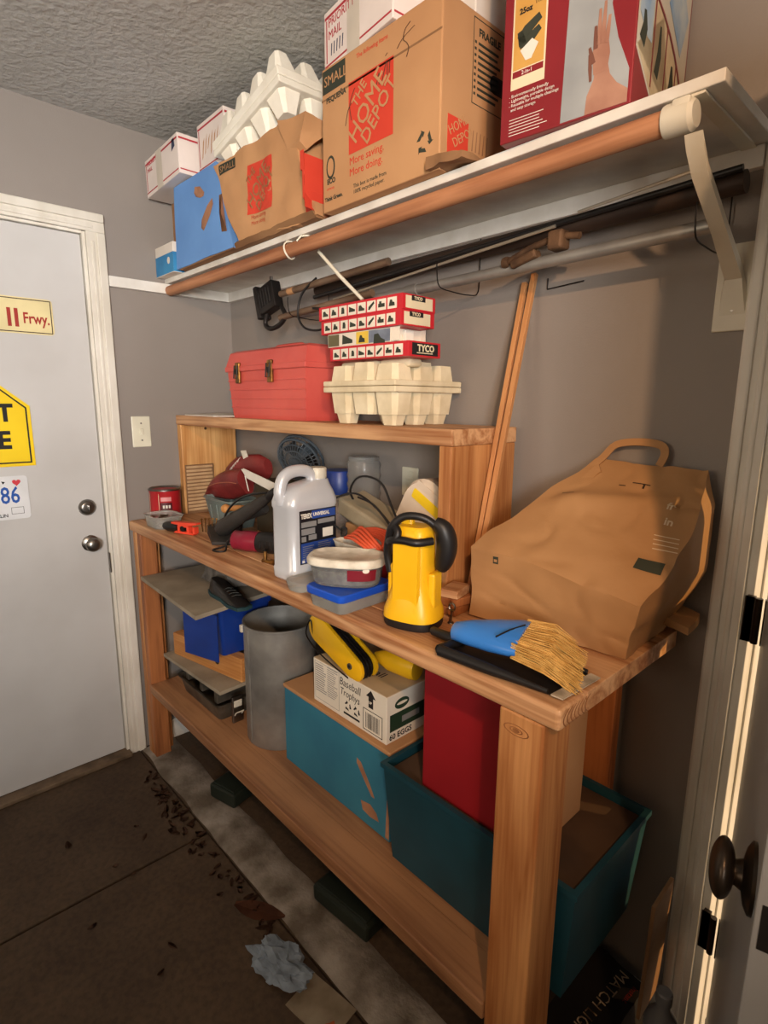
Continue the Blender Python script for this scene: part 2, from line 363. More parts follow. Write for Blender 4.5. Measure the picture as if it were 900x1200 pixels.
# light switch plate
t = thing('light_switch', 'cream double light switch plate on the grey wall beside the white door', 'light switch', (0, -.411, 1.344))
B().box(0, .006, -.036, .036, -.06, .06, .003).obj('plate', mat('cream_plastic', S(226, 222, 200), rough=.35), t)
B().box(.006, .011, -.006, .006, -.012, .012, .001).obj('toggle', MATS['cream_plastic'], t)
for zz in (-.036, .03): B().box(.006, .0068, -.003, .003, zz, zz+.006).obj('screw', NICKEL, t)

# ================================================================== SIGNS ON THE WHITE DOOR
XD = -.012
t = thing('freeway_sign', 'beige street name sign with red bars reading Frwy. on the white door', 'sign', (XD, -.679, 1.745))
TAN = mat('sign_beige', S(226, 212, 160), rough=.4); SBR = mat('sign_brown', S(70, 48, 34), rough=.5); SRED = mat('sign_red', S(160, 44, 34), rough=.5)
B().prism(rrect(-.40, -.0595, 0, .0595, .012), .003, frame((.003, 0, 0), FY, FZ)).obj('plate', TAN, t)
decal(t, 'border', outline(-.395, -.055, -.005, .055, .003), (.003, 0, 0), FY, FZ, SBR)
decal(t, 'red_bar', [R(-.138, -.038, -.127, .022)], (.003, 0, 0), FY, FZ, SRED); decal(t, 'red_bar', [R(-.117, -.038, -.106, .022)], (.003, 0, 0), FY, FZ, SRED)
text(t, 'Frwy.', .050, (.003, -.093, -.024), FY, FZ, SRED, bold=.001, sx=.72)
t = thing('yellow_warning_sign', 'yellow pointed road sign with black border and letters T and E on the white door', 'sign', (XD, -.781, 1.34))
YEL = mat('sign_yellow', S(246, 212, 26), S(238, 202, 20), rough=.4)
HX = -.345
def pent(i): return [(0-i, -.104+i), (0-i, .103-i*.55), (-.155, .235-i), (-.19, .235-i), (HX+i, .103-i*.55), (HX+i, -.104+i)][::-1]
B().prism(pent(0)[::-1], .003, frame((.003, 0, 0), FY, FZ)).obj('plate', YEL, t)
o_, i_ = pent(.010), pent(.015)
decal(t, 'border', [[o_[k], o_[(k+1) % 6], i_[(k+1) % 6], i_[k]] for k in range(6)], (.003, 0, 0), FY, FZ, INKK)
text(t, 'T', .080, (.003, -.098, .053), FY, FZ, INKK, bold=.003, sx=.95)
text(t, 'E', .082, (.003, -.105, -.040), FY, FZ, INKK, bold=.003, sx=.95)
t = thing('licence_plate', 'white licence plate with blue 86 and a red heart on the white door', 'licence plate', (XD, -.8125, 1.127))
PW = mat('plate_white', S(228, 230, 232), rough=.35); PB = mat('plate_blue', S(30, 84, 170), rough=.5); PR_ = mat('plate_red', S(214, 60, 70), rough=.5)
B().prism(rrect(-.305, -.076, 0, .076, .012), .002, frame((.0025, 0, 0), FY, FZ)).obj('plate', PW, t)
text(t, '86', .082, (.0025, -.086, -.018), FY, FZ, PB, bold=.001, sx=.72)
hp = [(math.sin(a)**3*16, 13*math.cos(a)-5*math.cos(2*a)-2*math.cos(3*a)-math.cos(4*a)) for a in [2*PI*k/24 for k in range(24)]]
decal(t, 'heart', [[(-.034+x*.0008, .053+y*.0008) for x, y in hp][::-1]], (.0025, 0, 0), FY, FZ, PR_)
decal(t, 'slash_mark', [[(-.098, .06), (-.093, .06), (-.083, .046), (-.088, .046)]], (.0025, 0, 0), FY, FZ, PR_)
decal(t, 'emblem', [[(-.078, .06), (-.067, .057), (-.074, .049)]], (.0025, 0, 0), FY, FZ, INKK)
decal(t, 'sticker', outline(-.058, -.058, -.020, -.034, .0012), (.0025, 0, 0), FY, FZ, INKK)
text(t, 'ILLIN', .016, (.0025, -.105, -.066), FY, FZ, INKK, bold=.0004)

# ================================================================== CLOSET SHELF, ROD, BRACKET
t = thing('closet_shelf', 'long white closet shelf board along the back wall above the workbench', 'shelf', (0, 0, 1.911))
B().box(0.001, 1.963, -.279, -.001, 0, .018, .002).obj('board', SHELFP, t)
t = thing('closet_rod', 'round wooden closet rod under the front edge of the white shelf', 'rod', (0, -.268, 1.886))
b = B(); b.tube([(0.02, 0, 0), (1.905, 0, 0)], .0185, 20); b.obj('rod', RODW, t, smooth=40)
WPL = mat('yellowed_white_plastic', S(220, 214, 196), S(206, 198, 178), rough=.4)
t = thing('rod_bracket', 'white steel shelf and rod bracket holding the right end of the white shelf', 'bracket', (1.925, 0, 1.911))
b = B(); b.box(-.032, .03, -.006, 0, -.31, -.155, .002); b.obj('wall_plate', WPL, t)
b = B(); b.loft([[(-.013, -.272, -.052), (.013, -.272, -.052), (.013, -.26, -.070), (-.013, -.26, -.070)], [(-.012, -.235, -.085), (.012, -.235, -.085), (.012, -.23, -.10), (-.012, -.23, -.10)],
     [(-.012, -.12, -.145), (.012, -.12, -.145), (.012, -.12, -.160), (-.012, -.12, -.160)], [(-.014, -.02, -.20), (.014, -.02, -.20), (.014, -.02, -.22), (-.014, -.02, -.22)], [(-.022, -.006, -.245), (.022, -.006, -.245), (.022, -.005, -.285), (-.022, -.005, -.285)]])
b.obj('brace', WPL, t, smooth=30)
b = B(); b.box(-.012, .012, -.275, -.006, -.004, 0, .001); b.obj('arm', WPL, t)
b = B(); pr = [(.0225, -.038), (.0235, -.034), (.0235, .0), (.018, .006)]
b.lathe(pr, M=Matrix.Translation((-.006, -.268, -.025)) @ Matrix.Rotation(PI/2, 4, 'Y'), seg=24); b.box(-.030, -.003, -.289, -.247, -.03, -.004, .004); b.obj('rod_cup', WPL, t, smooth=40)
for k in (-.272,): B().lathe([(.004, 0), (.0035, .0015)], seg=10, M=frame((0, -.0065, k), FX, FZ)).obj('screw', NICKEL, t)
# white plastic ring on the rod, white rod stick and hook
t = thing('plastic_ring', 'white plastic hanger ring looped over the wooden rod, left one', 'ring', (.86, -.268, 1.886))
b = B(); b.tube([(0.004*math.sin(a*2), .0215*math.sin(a), .0235*math.cos(a)) for a in [2*PI*k/24 for k in range(24)]], .0026, 8, closed=True); b.obj('ring', WPL, t, smooth=60)
t = thing('curtain_wand', 'thin white wand hooked over the wooden rod and hanging down diagonally', 'wand', (.935, -.268, 1.886))
b = B(); b.tube([(-.012, -.022, .008), (-.006, -.012, .0215), (.004, 0, .0235), (.010, .014, .0215), (.014, .026, .004), (.02, .034, -.02)], .0028, 8); b.obj('hook', WPL, t, smooth=60)
b = B(); b.tube([(.018, .030, -.015), (.085, .05, -.085), (.156, .07, -.152)], [.0048, .0052, .0048], 10); b.obj('stick', WPL, t, smooth=60)

# poles stored under the shelf on wire hangers
for i, x in enumerate((.70, 1.335, 1.905)):
    t = thing('wire_hanger', ['bent wire hook under the shelf near the black clamp head', 'bent wire hook under the shelf right of the red train boxes', 'bent wire hook under the shelf beside the white bracket'][i], 'hook', (x, -.1, 1.911))
    b = B(); b.tube(spline([(0, .088, -.002), (0, .088, -.09), (0, .085, -.165), (0, .045, -.178), (0, -.02, -.178), (0, -.065, -.172), (0, -.075, -.14), (0, -.075, -.12)], 4), .0015, 6); b.obj('wire', BLACKM, t, smooth=60)
def along(name, label, cat, p0, p1, r, m, seg=16):
    v = Vector(p1)-Vector(p0); t = thing(name, label, cat, p0); b = B(); b.tube([(0, 0, 0), v*.33, v*.66, v], r, seg); b.obj('shaft', m, t, smooth=40); return t, v
t, v = along('galvanized_pipe', 'long dull galvanized steel pipe hung under the shelf', 'pipe', (.66, -.105, 1.748), (1.93, -.118, 1.765), .0125, GALV)
b = B(); b.lathe([(.0155, -.02), (.0155, .02)], seg=16, M=Matrix.Translation(v*.42) @ v.to_track_quat('Z', 'Y').to_matrix().to_4x4()); b.obj('coupling', GALV, t, smooth=40)
along('dark_pole', 'long dark brown pole under the shelf behind the galvanized pipe', 'pole', (.70, -.055, 1.826), (1.94, -.06, 1.842), .019, mat('dark_brown_iron', S(66, 50, 40), S(48, 36, 30), rough=.6, metal=.3))
along('black_fishing_rod', 'thin black tapering rod above the galvanized pipe', 'rod', (.74, -.10, 1.795), (1.94, -.085, 1.857), .006, BLACKP, 10)
along('aluminium_rod', 'thin pale aluminium rod crossing over the galvanized pipe', 'rod', (.86, -.115, 1.772), (1.60, -.10, 1.832), .0035, mat('bright_aluminium', S(196, 186, 168), rough=.35, metal=.7), 8)
along('short_steel_rod', 'short thin steel rod under the shelf near the bracket', 'rod', (1.66, -.118, 1.842), (1.885, -.118, 1.862), .0032, MATS['bright_aluminium'], 8)
BRPOLE = mat('brown_painted_pole', S(128, 104, 84), S(92, 72, 56), rough=.5, metal=.3)
t, v = along('telescopic_pole', 'brown metal pole fixed in the top of the black clamp head', 'pole', (.60, -.135, 1.818), (1.12, -.13, 1.836), .0105, BRPOLE)
B().lathe([(.0112, -.016), (.0112, .016)], seg=14, M=Matrix.Translation(v*.12) @ v.to_track_quat('Z', 'Y').to_matrix().to_4x4()).obj('label_band', CARD, t, smooth=40)
along('lower_telescopic_pole', 'brown metal pole fixed in the bottom of the black clamp head', 'pole', (.60, -.14, 1.742), (1.06, -.135, 1.763), .0105, BRPOLE)
t = thing('clamp_head', 'black metal clamp head on the left end of the poles under the shelf', 'clamp', (.55, -.14, 1.79))
b = B(); Mh = Matrix.Rotation(-.25, 4, 'Y')
b.box(-.055, .04, -.018, .022, -.02, .07, .006, M=Mh); b.obj('body', BLACKM, t)
b = B(); b.box(-.072, -.052, -.022, .026, -.03, .082, .004, M=Mh); b.obj('jaw', BLACKM, t)
for k in range(5): B().box(-.045+k*.016, -.038+k*.016, -.021, -.017, .0, .055, .001, M=Mh).obj('rib', BLACKP, t)
b = B(); b.tube(spline([(-.03, 0, -.02), (-.045, 0, -.06), (-.01, 0, -.078), (.045, 0, -.07), (.08, 0, -.045), (.06, 0, -.015)], 5), .008, 8); b.obj('guard', BLACKM, t, smooth=50)
b = B(); b.lathe([(.006, 0), (.006, .02)], seg=8, M=Matrix.Translation((0, 0, .07))); b.obj('bolt', NICKEL, t)
t = thing('electric_cord', 'black electric cord looped around the poles under the shelf', 'cord', (0, 0, 0))
B().tube(spline([(.80, -.135, 1.84), (.745, -.15, 1.80), (.725, -.155, 1.74), (.76, -.155, 1.695), (.83, -.15, 1.682), (.88, -.15, 1.70), (.87, -.15, 1.735), (.80, -.15, 1.75)], 8), .0035, 8).obj('wire', BLACKP, t, smooth=60)
t = thing('pipe_clamp', 'rusty brown pipe clamp lying on the galvanized pipe', 'clamp', (1.585, -.12, 1.784))
RUST = mat('rusty_brown_iron', S(112, 84, 60), S(66, 46, 32), scale=25, rough=.7, metal=.4, bump=.4)
b = B(); b.box(-.075, -.01, -.016, .012, -.012, .006, .005, M=Matrix.Rotation(-.25, 4, 'Y')); b.obj('jaw', RUST, t)
b = B(); b.box(.02, .055, -.02, .016, -.008, .03, .006); b.obj('jaw', RUST, t)
b = B(); b.tube([(-.09, -.002, -.012), (-.03, -.002, .008), (.04, -.002, .02), (.085, -.002, .012)], .007, 10); b.obj('screw', RUST, t, smooth=50)
b = B(); b.lathe([(.011, -.008), (.013, 0), (.011, .008)], seg=12, M=Matrix.Translation((-.088, -.004, -.012)) @ Matrix.Rotation(PI/2, 4, 'Y')); b.obj('nut', RUST, t, smooth=40)
t = thing('hasp_wire', 'thin bent wire fixed to the back wall right of the leaning laths', 'wire', (1.575, -.004, 1.74))
B().tube([(-.045, 0, .012), (-.045, 0, -.012), (.046, 0, -.006)], .0016, 6).obj('wire', BLACKM, t)

# ================================================================== WORKBENCH WITH HUTCH
bench = thing('workbench', 'pine workbench with lower shelf and raised back shelf against the grey wall', 'workbench', (0, 0, 0))
b = B(); b.box(.022, 1.90, -.493, -.405, .961, 1.0, .008, 3); b.obj('front_board', WX, bench)
b = B(); b.box(.022, 1.899, -.4045, -.02, .963, .9998, .0015); b.obj('top_board', WX, bench)
b = B(); b.box(1.787, 1.873, -.490, -.402, 0, .961, .004); b.obj('leg', WZ, bench)
b = B(); b.box(.042, .08, -.488, -.40, 0, .961, .004); b.obj('leg', WZ, bench)
b = B(); b.box(.0805, .118, -.487, -.425, 0, .961, .004); b.obj('leg', WZR, bench)
b = B(); b.box(.042, .08, -.11, -.022, 0, .961, .004); b.obj('leg', WZ, bench)
b = B(); b.box(1.715, 1.800, -.058, -.022, 0, .961, .004); b.obj('leg', WZR, bench)
b = B(); b.box(.119, 1.786, -.493, -.40, .299, .337, .004); b.box(.119, 1.775, -.402, -.075, .30, .337, 0); b.obj('lower_board', SHELFW, bench)
b = B(); b.box(.08, 1.714, -.05, -.022, .92, .961, .003); b.obj('back_rail', WX, bench)
b = B(); b.box(.001, 1.477, -.269, -.02, 1.369, 1.407, .003); b.obj('hutch_shelf', WX, bench)
b = B(); b.box(.003, .038, -.267, -.021, 1.0, 1.369, .003); b.obj('hutch_side', WZL, bench)
b = B(); b.box(1.438, 1.475, -.267, -.021, 1.0, 1.369, .003); b.obj('hutch_side', WZ, bench)
b = B(); b.lathe([(.006, 0), (.001, -.002)], seg=10, M=frame((.0385, -.16, 1.352), FY, FZ)); b.obj('knot', RUST, bench)
# white scrap of paper on the hutch
WP = mat('white_paper', S(226, 220, 208), S(208, 202, 190), rough=.8)
b = B(); b.warp([(.06, -.255, 1.4075), (.30, -.25, 1.4075), (.07, -.12, 1.4075), (.33, -.10, 1.4075), (.06, -.255, 1.411), (.30, -.25, 1.411), (.07, -.12, 1.418), (.33, -.10, 1.413)], (10, 6, 1), amp=.002, freq=14)
tag(b.obj('paper_scrap', WP, smooth=50), 'white paper scrap lying on the left end of the raised back shelf', 'paper')
# leaning laths
def lath(label, x0, y0, z0, x1, y1, z1, w, d):
    v = Vector((x1-x0, y1-y0, z1-z0)); t = thing('wood_lath', label, 'wood strip', (x0, y0, z0))
    q = v.to_track_quat('Z', 'Y').to_matrix().to_4x4()
    b = B(); b.box(-w/2, w/2, -d/2, d/2, 0, v.length, .001); o = b.obj('strip', LATH, t); o.matrix_local = q @ Matrix.Rotation(math.radians(90), 4, 'Z'); return t
lath('longer pale wooden lath leaning on the wall, nearer the paper bag', 1.515, -.223, 1.001, 1.500, -.014, 1.765, .012, .013)
lath('shorter wooden lath leaning on the wall, left of the longer one', 1.4975, -.217, 1.001, 1.4745, -.014, 1.748, .012, .012)

# end grain and knots of the bench
DKW = mat('dark_grain', S(158, 104, 62), S(130, 80, 44), scale=30, rough=.6)
for k in range(7):
    y0 = -.486+k*.0115
    decal(bench, 'growth_ring', [[(y0+.012*(z-.5)**2*4+(z*.006), .966+z*.029) for z in [i/5 for i in range(6)]]+[(y0+.0028+.012*(z-.5)**2*4+(z*.006), .966+z*.029) for z in [i/5 for i in range(5, -1, -1)]]][0:1], (1.9002, 0, 0), FY, FZ, DKW, lift=.0002)
for r_ in (.007, .015):
    decal(bench, 'knot_ring', [[(1.822+r_*1.5*math.cos(a), .930+r_*.6*math.sin(a)), (1.822+r_*1.5*math.cos(a+.45), .930+r_*.6*math.sin(a+.45)), (1.822+(r_+.0018)*1.5*math.cos(a+.45), .930+(r_+.0018)*.6*math.sin(a+.45)), (1.822+(r_+.0018)*1.5*math.cos(a), .930+(r_+.0018)*.6*math.sin(a))] for a in [.45*k for k in range(14)]], (0, -.4903, 0), FX, FZ, DKW, lift=.0002)
decal(bench, 'knot_ring', [circ(1.822, .930, .007, 12, .0035)], (0, -.4903, 0), FX, FZ, DKW, lift=.0004)
# ------------------------------------------------------------------ helpers for boxes and prints
from mathutils.bvhtree import BVHTree
def conform(obs, target, nrm, lift=.0012, reach=.08):
    """lay prints on an uneven face"""
    n = Vector(nrm).normalized(); me = target.data
    bv = BVHTree.FromPolygons([v.co.copy() for v in me.vertices], [list(p.vertices) for p in me.polygons])
    for o in obs:
        for v in o.data.vertices:
            h = bv.ray_cast(v.co+n*reach, -n)
            if h[0] is not None: v.co = h[0]+n*lift
        o.data.update()
def gdecal(parent, name, x0, y0, x1, y1, o, xd, yd, m, n=10):
    bm = bmesh.new(); M = frame(o, xd, yd)
    g = [[bm.verts.new(M @ Vector((x0+(x1-x0)*i/n, y0+(y1-y0)*j/n, .0004))) for j in range(n+1)] for i in range(n+1)]
    for i in range(n):
        for j in range(n): bm.faces.new((g[i][j], g[i+1][j], g[i+1][j+1], g[i][j+1]))
    me = D.meshes.new(name); bm.to_mesh(me); bm.free(); me.materials.append(m)
    ob = D.objects.new(name, me); COL.objects.link(ob); ob.parent = parent; return ob
def arrows3(cx, cy, r, w):
    P = []
    for k in range(3):
        a = PI/2+k*2*PI/3
        def q(rad, an): return (cx+rad*math.cos(an), cy+rad*math.sin(an))
        P.append([q(r, a+.35), q(r, a+1.35), q(r-w, a+1.25), q(r-w, a+.45)])
        P.append([q(r+w*.4, a+.40), q(r-w*1.4, a+.40), q(r-w*.5, a-.05)])
    return P
BX = S
# ================================================================== TOP SHELF
ZS = 1.929
# brown carton behind the left end
t = thing('small_carton', 'small brown cardboard carton at the left end of the shelf under the striped mailing box', 'box', (.20, -.15, ZS))
B().box(-.16, -.02, -.10, .10, 0, .268, .002).obj('carton', CARDD, t)
# tissue box
t = thing('tissue_box', 'small blue and white carton at the far left end of the top shelf', 'box', (.075, -.27, ZS))
TB = mat('tissue_blue', S(58, 140, 190), S(48, 120, 172), scale=14, rough=.55); WBX = mat('white_carton', S(224, 216, 206), S(212, 202, 190), rough=.7)
B().box(-.07, .09, -.04, .0, 0, .105, .002).obj('carton', WBX, t)
decal(t, 'blue_print', [R(-.07, .002, .09, .07)], (0, -.04, 0), FX, FZ, TB); decal(t, 'white_spot', [circ(.05, .045, .012)], (0, -.0407, 0), FX, FZ, WBX)
decal(t, 'blue_print', [R(-.04, .002, 0, .07)], (.09, 0, 0), FY, FZ, TB)
# striped mailing boxes
MBX = mat('mailing_box_white', S(226, 214, 206), S(210, 198, 190), scale=5, rough=.7); MRD = mat('mail_stripe_red', S(176, 52, 62), rough=.7); MBL = mat('mail_blue', S(52, 58, 84), rough=.7)
def mailbox(name, label, loc, rz, w, d, h, tilt=0, txt='PRIORITY'):
    t = thing(name, label, 'box', loc, rot=(0, tilt, rz), group='striped mailing boxes on the top shelf')
    B().box(0, w, 0, d, 0, h, .002).obj('carton', MBX, t)
    decal(t, 'stripe', [R(.004, .012, w-.004, .016)], (0, 0, 0), FX, FZ, MRD); decal(t, 'stripe', [R(.004, h-.018, w-.004, h-.012)], (0, 0, 0), FX, FZ, MRD)
    decal(t, 'stripe', [R(.004, .012, d-.004, .016)], (w, 0, 0), FY, FZ, MRD); decal(t, 'stripe', [R(.004, h-.018, d-.004, h-.012)], (w, 0, 0), FY, FZ, MRD)
    decal(t, 'stripe', [R(.010, 0.02, .014, h-.02)], (0, 0, 0), FX, FZ, MRD)
    return t
t = mailbox('mailing_box', 'white red-striped mailing box at the far left of the top shelf', (.03, -.335, 2.200), 0, .285, .29, .125, -.05)
text(t, 'PRIORITY', .020, (.022, 0, .100), FX, FZ, MRD, bold=.0006); text(t, 'MAIL', .020, (.022, 0, .078), FX, FZ, MRD, bold=.0006)
decal(t, 'blue_mark', [[(.235, .08), (.262, .09), (.258, .115), (.24, .115)]], (0, 0, 0), FX, FZ, MBL)
decal(t, 'tape', [R(.10, .0, .15, .125)], (0, -.0002, 0), FX, FZ, mat('clear_tape', S(206, 196, 180), rough=.3))
t = mailbox('mailing_box', 'scuffed white red-striped mailing box just left of the foam egg trays', (.335, -.275, 2.213), 0, .185, .25, .15, -.02)
for k in range(6): decal(t, 'scuff', [[(.03+k*.02, .04+.01*(k % 3)), (.036+k*.02, .045+.01*(k % 3)), (.05+k*.02, .10+.006*(k % 2)), (.04+k*.02, .09)]], (0, 0, 0), FX, FZ, CARD)
# blue box with torn patches
BLB = mat('blue_painted_card', S(104, 152, 212), S(92, 138, 198), scale=4, rough=.7)
TEAR = mat('torn_card', S(176, 128, 96), S(150, 104, 76), scale=20, rough=.9)
t = thing('blue_box', 'blue cardboard box with tan torn patches leaning on the top shelf', 'box', (0, 0, 0))
bb = B().warp([(.185, -.306, 1.934), (.615, -.312, 1.931), (.185, -.045, 1.934), (.52, -.03, 1.931), (.185, -.300, 2.205), (.505, -.300, 2.205), (.19, -.05, 2.205), (.43, -.04, 2.20)], (8, 6, 6), amp=.003, freq=8).obj('carton', BLB, t, smooth=30)
B().warp([(.20, -.300, 1.9295), (.612, -.308, 1.9295), (.22, -.10, 1.9295), (.52, -.10, 1.9295), (.20, -.303, 1.9335), (.612, -.311, 1.934), (.22, -.10, 1.933), (.52, -.10, 1.9335)], (6, 3, 1), amp=.0008).obj('bottom_flap', CARDD, t)
def patch(pts): return [pts]
tears = [decal(t, 'torn_patch', [[(.345, 2.150), (.352, 2.168), (.39, 2.160), (.42, 2.135), (.415, 2.125), (.39, 2.125), (.36, 2.135)][::-1]], (0, -.33, 0), FX, FZ, TEAR),
         decal(t, 'torn_patch', [[(.395, 2.03), (.415, 2.018), (.46, 2.055), (.482, 2.085), (.475, 2.105), (.44, 2.09), (.40, 2.055)]], (0, -.33, 0), FX, FZ, TEAR),
         decal(t, 'torn_patch', [[(.54, 1.99), (.575, 1.985), (.58, 2.03), (.545, 2.10), (.525, 2.10), (.525, 2.05)]], (0, -.33, 0), FX, FZ, TEAR)]
conform(tears, bb, (0, -1, 0))
# moving box crumpled
def hd(t, o, xd, yd, s, small=None, ob=None):
    res = []
    res.append(gdecal(t, 'red_square', 0, 0, s, s, o, xd, yd, INKR, 12))
    a = math.radians(44)
    for body, fs, px, py in (('THE', .20, .17, .60), ('HOME', .36, .15, .10), ('DEPOT', .29, .42, .015)):
        for dx in (0, .0018): res.append(text(t, body, fs*s*1.12, Vector(o)+Vector(xd)*(px*s+dx)+Vector(yd)*(py*s-dx*.6), xd, yd, CARD, ang=a, sx=.88, lift=.001+.35*dx, name='stencil_lettering'))
    return res
t = thing('crumpled_moving_box', 'small crumpled brown moving box with a red square logo beside the blue box', 'box', (0, 0, 0))
cb = B().warp([(.635, -.300, 1.931), (1.035, -.304, 1.931), (.60, -.04, 1.931), (1.03, -.04, 1.931), (.515, -.312, 2.185), (.905, -.296, 2.195), (.50, -.05, 2.15), (1.0, -.06, 2.17)], (18, 10, 14), amp=.008, freq=11, seed=3, crease=.6).obj('carton', CARD, t, smooth=35)
B().warp([(.60, -.298, 1.9295), (1.03, -.300, 1.9295), (.60, -.2, 1.9295), (1.03, -.2, 1.9295), (.62, -.312, 1.942), (1.03, -.312, 1.945), (.60, -.2, 1.935), (1.03, -.2, 1.935)], (20, 2, 2), amp=.003, freq=30, seed=2).obj('crushed_bottom_fold', CARDD, t, smooth=35)
pr = hd(t, (.695, -.34, 2.005), (1, 0, -.04), (-.16, 0, 1), .132)
pr.append(gdecal(t, 'dark_label', 0, 0, .085, .028, (.548, -.34, 2.148), (1, 0, .05), (-.3, 0, 1), INKG, 6))
pr.append(text(t, 'SMALL', .026, (.553, -.34, 2.153), (1, 0, .05), (-.3, 0, 1), CARD, bold=.0008, lift=.001))
pr.append(text(t, 'More saving.\nMore doing.', .016, (.71, -.34, 1.99), (1, 0, 0), (-.1, 0, 1), INKR, bold=.0004))
pr.append(gdecal(t, 'red_patch', 0, 0, .05, .13, (.985, -.34, 1.945), FX, FZ, INKR, 6))
conform(pr[:1]+pr[7:8]+pr[9:], cb, (0, -1, 0), .0010); conform(pr[1:7]+pr[8:9], cb, (0, -1, 0), .0016)
B().warp([(.905, -.302, 2.12), (.97, -.306, 2.12), (.90, -.295, 2.10), (.98, -.29, 2.10), (.875, -.31, 2.20), (1.0, -.31, 2.175), (.90, -.20, 2.20), (1.0, -.20, 2.18)], (6, 5, 4), amp=.008, freq=12, seed=5).obj('folded_flap', CARD, t, smooth=35)
# big moving box
t = thing('large_moving_box', 'large brown moving box with big red square logo in the middle of the top shelf', 'box', (1.062, -.303, ZS+.0005), .0)
bw, bh, bd = .388, .318, .28
bb = B().box(0, bw, 0, bd, 0, bh, .003).obj('carton', CARD, t)
O = (0, 0, 0)
hd(t, (.102, 0, .105), FX, FZ, .150)
decal(t, 'dark_label', [R(.004, .262, .090, .312)], O, FX, FZ, INKG); text(t, 'SMALL', .030, (.010, 0, .277), FX, FZ, CARD, bold=.001, lift=.001); text(t, 'PEQUEÑA', .0165, (.018, 0, .240), FX, FZ, INKG, bold=.0005)
text(t, 'More saving.\nMore doing.', .0235, (.104, 0, .082), FX, FZ, INKR, bold=.0006)
text(t, 'This box is made from\n100% recycled paper.', .0125, (.118, 0, .030), FX, FZ, INKG, bold=.0004)
decal(t, 'eco_seal', [circ(.032, .098, .017, 20, .026)], O, FX, FZ, INKG); decal(t, 'eco_seal_inner', [circ(.032, .098, .012, 20, .020)], (0, -.0004, 0), FX, FZ, CARD)
text(t, 'ECO', .016, (.018, 0, .062), FX, FZ, INKG, bold=.0007); text(t, 'OPTIONS', .007, (.016, 0, .048), FX, FZ, INKR); text(t, 'Think Green.', .013, (.008, 0, .024), FX, FZ, INKG, bold=.0004)
decal(t, 'recycling_mark', arrows3(.345, .062, .022, .009), O, FX, FZ, INKG)
text(t, 'The following items', .013, (.13, 0, .294), FX, FZ, INKR, bold=.0002)
def lim(pts, w): # stroke outline along a polyline, flat print only
    P = [Vector((a, b)) for a, b in pts]; L_, R_ = [], []
    for i, p in enumerate(P):
        d = (P[min(i+1, len(P)-1)]-P[max(i-1, 0)]).normalized(); n = Vector((-d.y, d.x)); ww = w[i]
        L_.append(tuple(p+n*ww)); R_.append(tuple(p-n*ww))
    return R_+L_[::-1]
MKR = mat('faded_marker', S(88, 58, 40), rough=.8)
for pts in ([(.196, .212), (.206, .238), (.206, .215)], [(.216, .218), (.230, .252), (.232, .222)], [(.238, .226), (.240, .250)], [(.112, .175), (.106, .210), (.124, .238)], [(.300, .296), (.285, .288), (.280, .272), (.290, .262), (.296, .250), (.290, .236)], [(.262, .262), (.278, .274), (.312, .284)], [(.226, .262), (.232, .266)], [(.090, .170), (.100, .200), (.118, .215)]):
    q_ = [tuple(v[:2]) for v in spline([(a, b, 0) for a, b in pts], 4)]
    decal(t, 'marker_stroke', [[q_[k], q_[k+1], (q_[k+1][0]+.0022, q_[k+1][1]-.0004), (q_[k][0]+.0022, q_[k][1]-.0004)] for k in range(len(q_)-1)], O, FX, FZ, MKR, lift=.0014)
decal(t, 'logo', [R(.022, .036, .088, .108)], (bw, 0, 0), FY, FZ, INKR); text(t, 'HOME\nDEPOT', .024, (bw, .030, .070), FY, FZ, CARD, bold=.0006, ang=.6, lift=.0012, name='stencil_lettering')
decal(t, 'frame_line', outline(.095, .15, .215, .308, .0018), (bw, 0, 0), FY, FZ, INKG)
text(t, 'FRAGILE', .02, (bw, .112, .278), FY, FZ, INKG, bold=.0006)
for k in range(9): decal(t, 'print_line', [R(.112, .262-k*.0118, .175+.02*random.random(), .267-k*.0118)], (bw, 0, 0), FY, FZ, INKG); decal(t, 'print_line', [R(.1, .262-k*.0118, .106, .267-k*.0118)], (bw, 0, 0), FY, FZ, INKG)
decal(t, 'scribble', [[(.10+.012*k, .06), (.104+.012*k, .10), (.106+.012*k, .10), (.103+.012*k, .06)] for k in range(5)], (bw, 0, 0), FY, FZ, CARDD)
decal(t, 'hand_hole', [rrect(.155, .19, .235, .225, .015)], (bw, 0, 0), FY, FZ, CARDIN)
B().warp([(.36, -.012, .002), (.46, -.014, .001), (.38, .05, .002), (.46, .05, .002), (.37, -.018, .022), (.455, -.012, .016), (.385, .05, .012), (.46, .05, .010)], (10, 5, 3), amp=.007, freq=30, seed=9).obj('torn_flap', CARDD, t, smooth=40)
decal(t, 'clear_tape', [R(.0, bh-.07, bw, bh-.066)], O, FX, FZ, CARDD)
# mailing box on top of it
t = mailbox('mailing_box', 'white mailing box with red stripes lying on top of the large moving box', (1.05, -.285, ZS+bh+.001), -.10, .27, .20, .13)
text(t, 'PRIORITY\nMAIL', .026, (.02, 0, .092), FX, FZ, MRD, bold=.0006)
decal(t, 'tape', [R(.10, .0, .15, .13)], (0, -.0002, 0), FX, FZ, MATS['clear_tape'])
for k in range(5): decal(t, 'scuff', [[(.03+k*.012, .03), (.033+k*.012, .03), (.036+k*.012, .055), (.032+k*.012, .055)]], (0, 0, 0), FX, FZ, MBL)
t = thing('white_carton', 'plain white carton on the right end of the large moving box', 'box', (1.335, -.20, ZS+bh+.0006))
B().box(0, .112, 0, .18, 0, .16, .003).obj('carton', WBX, t)
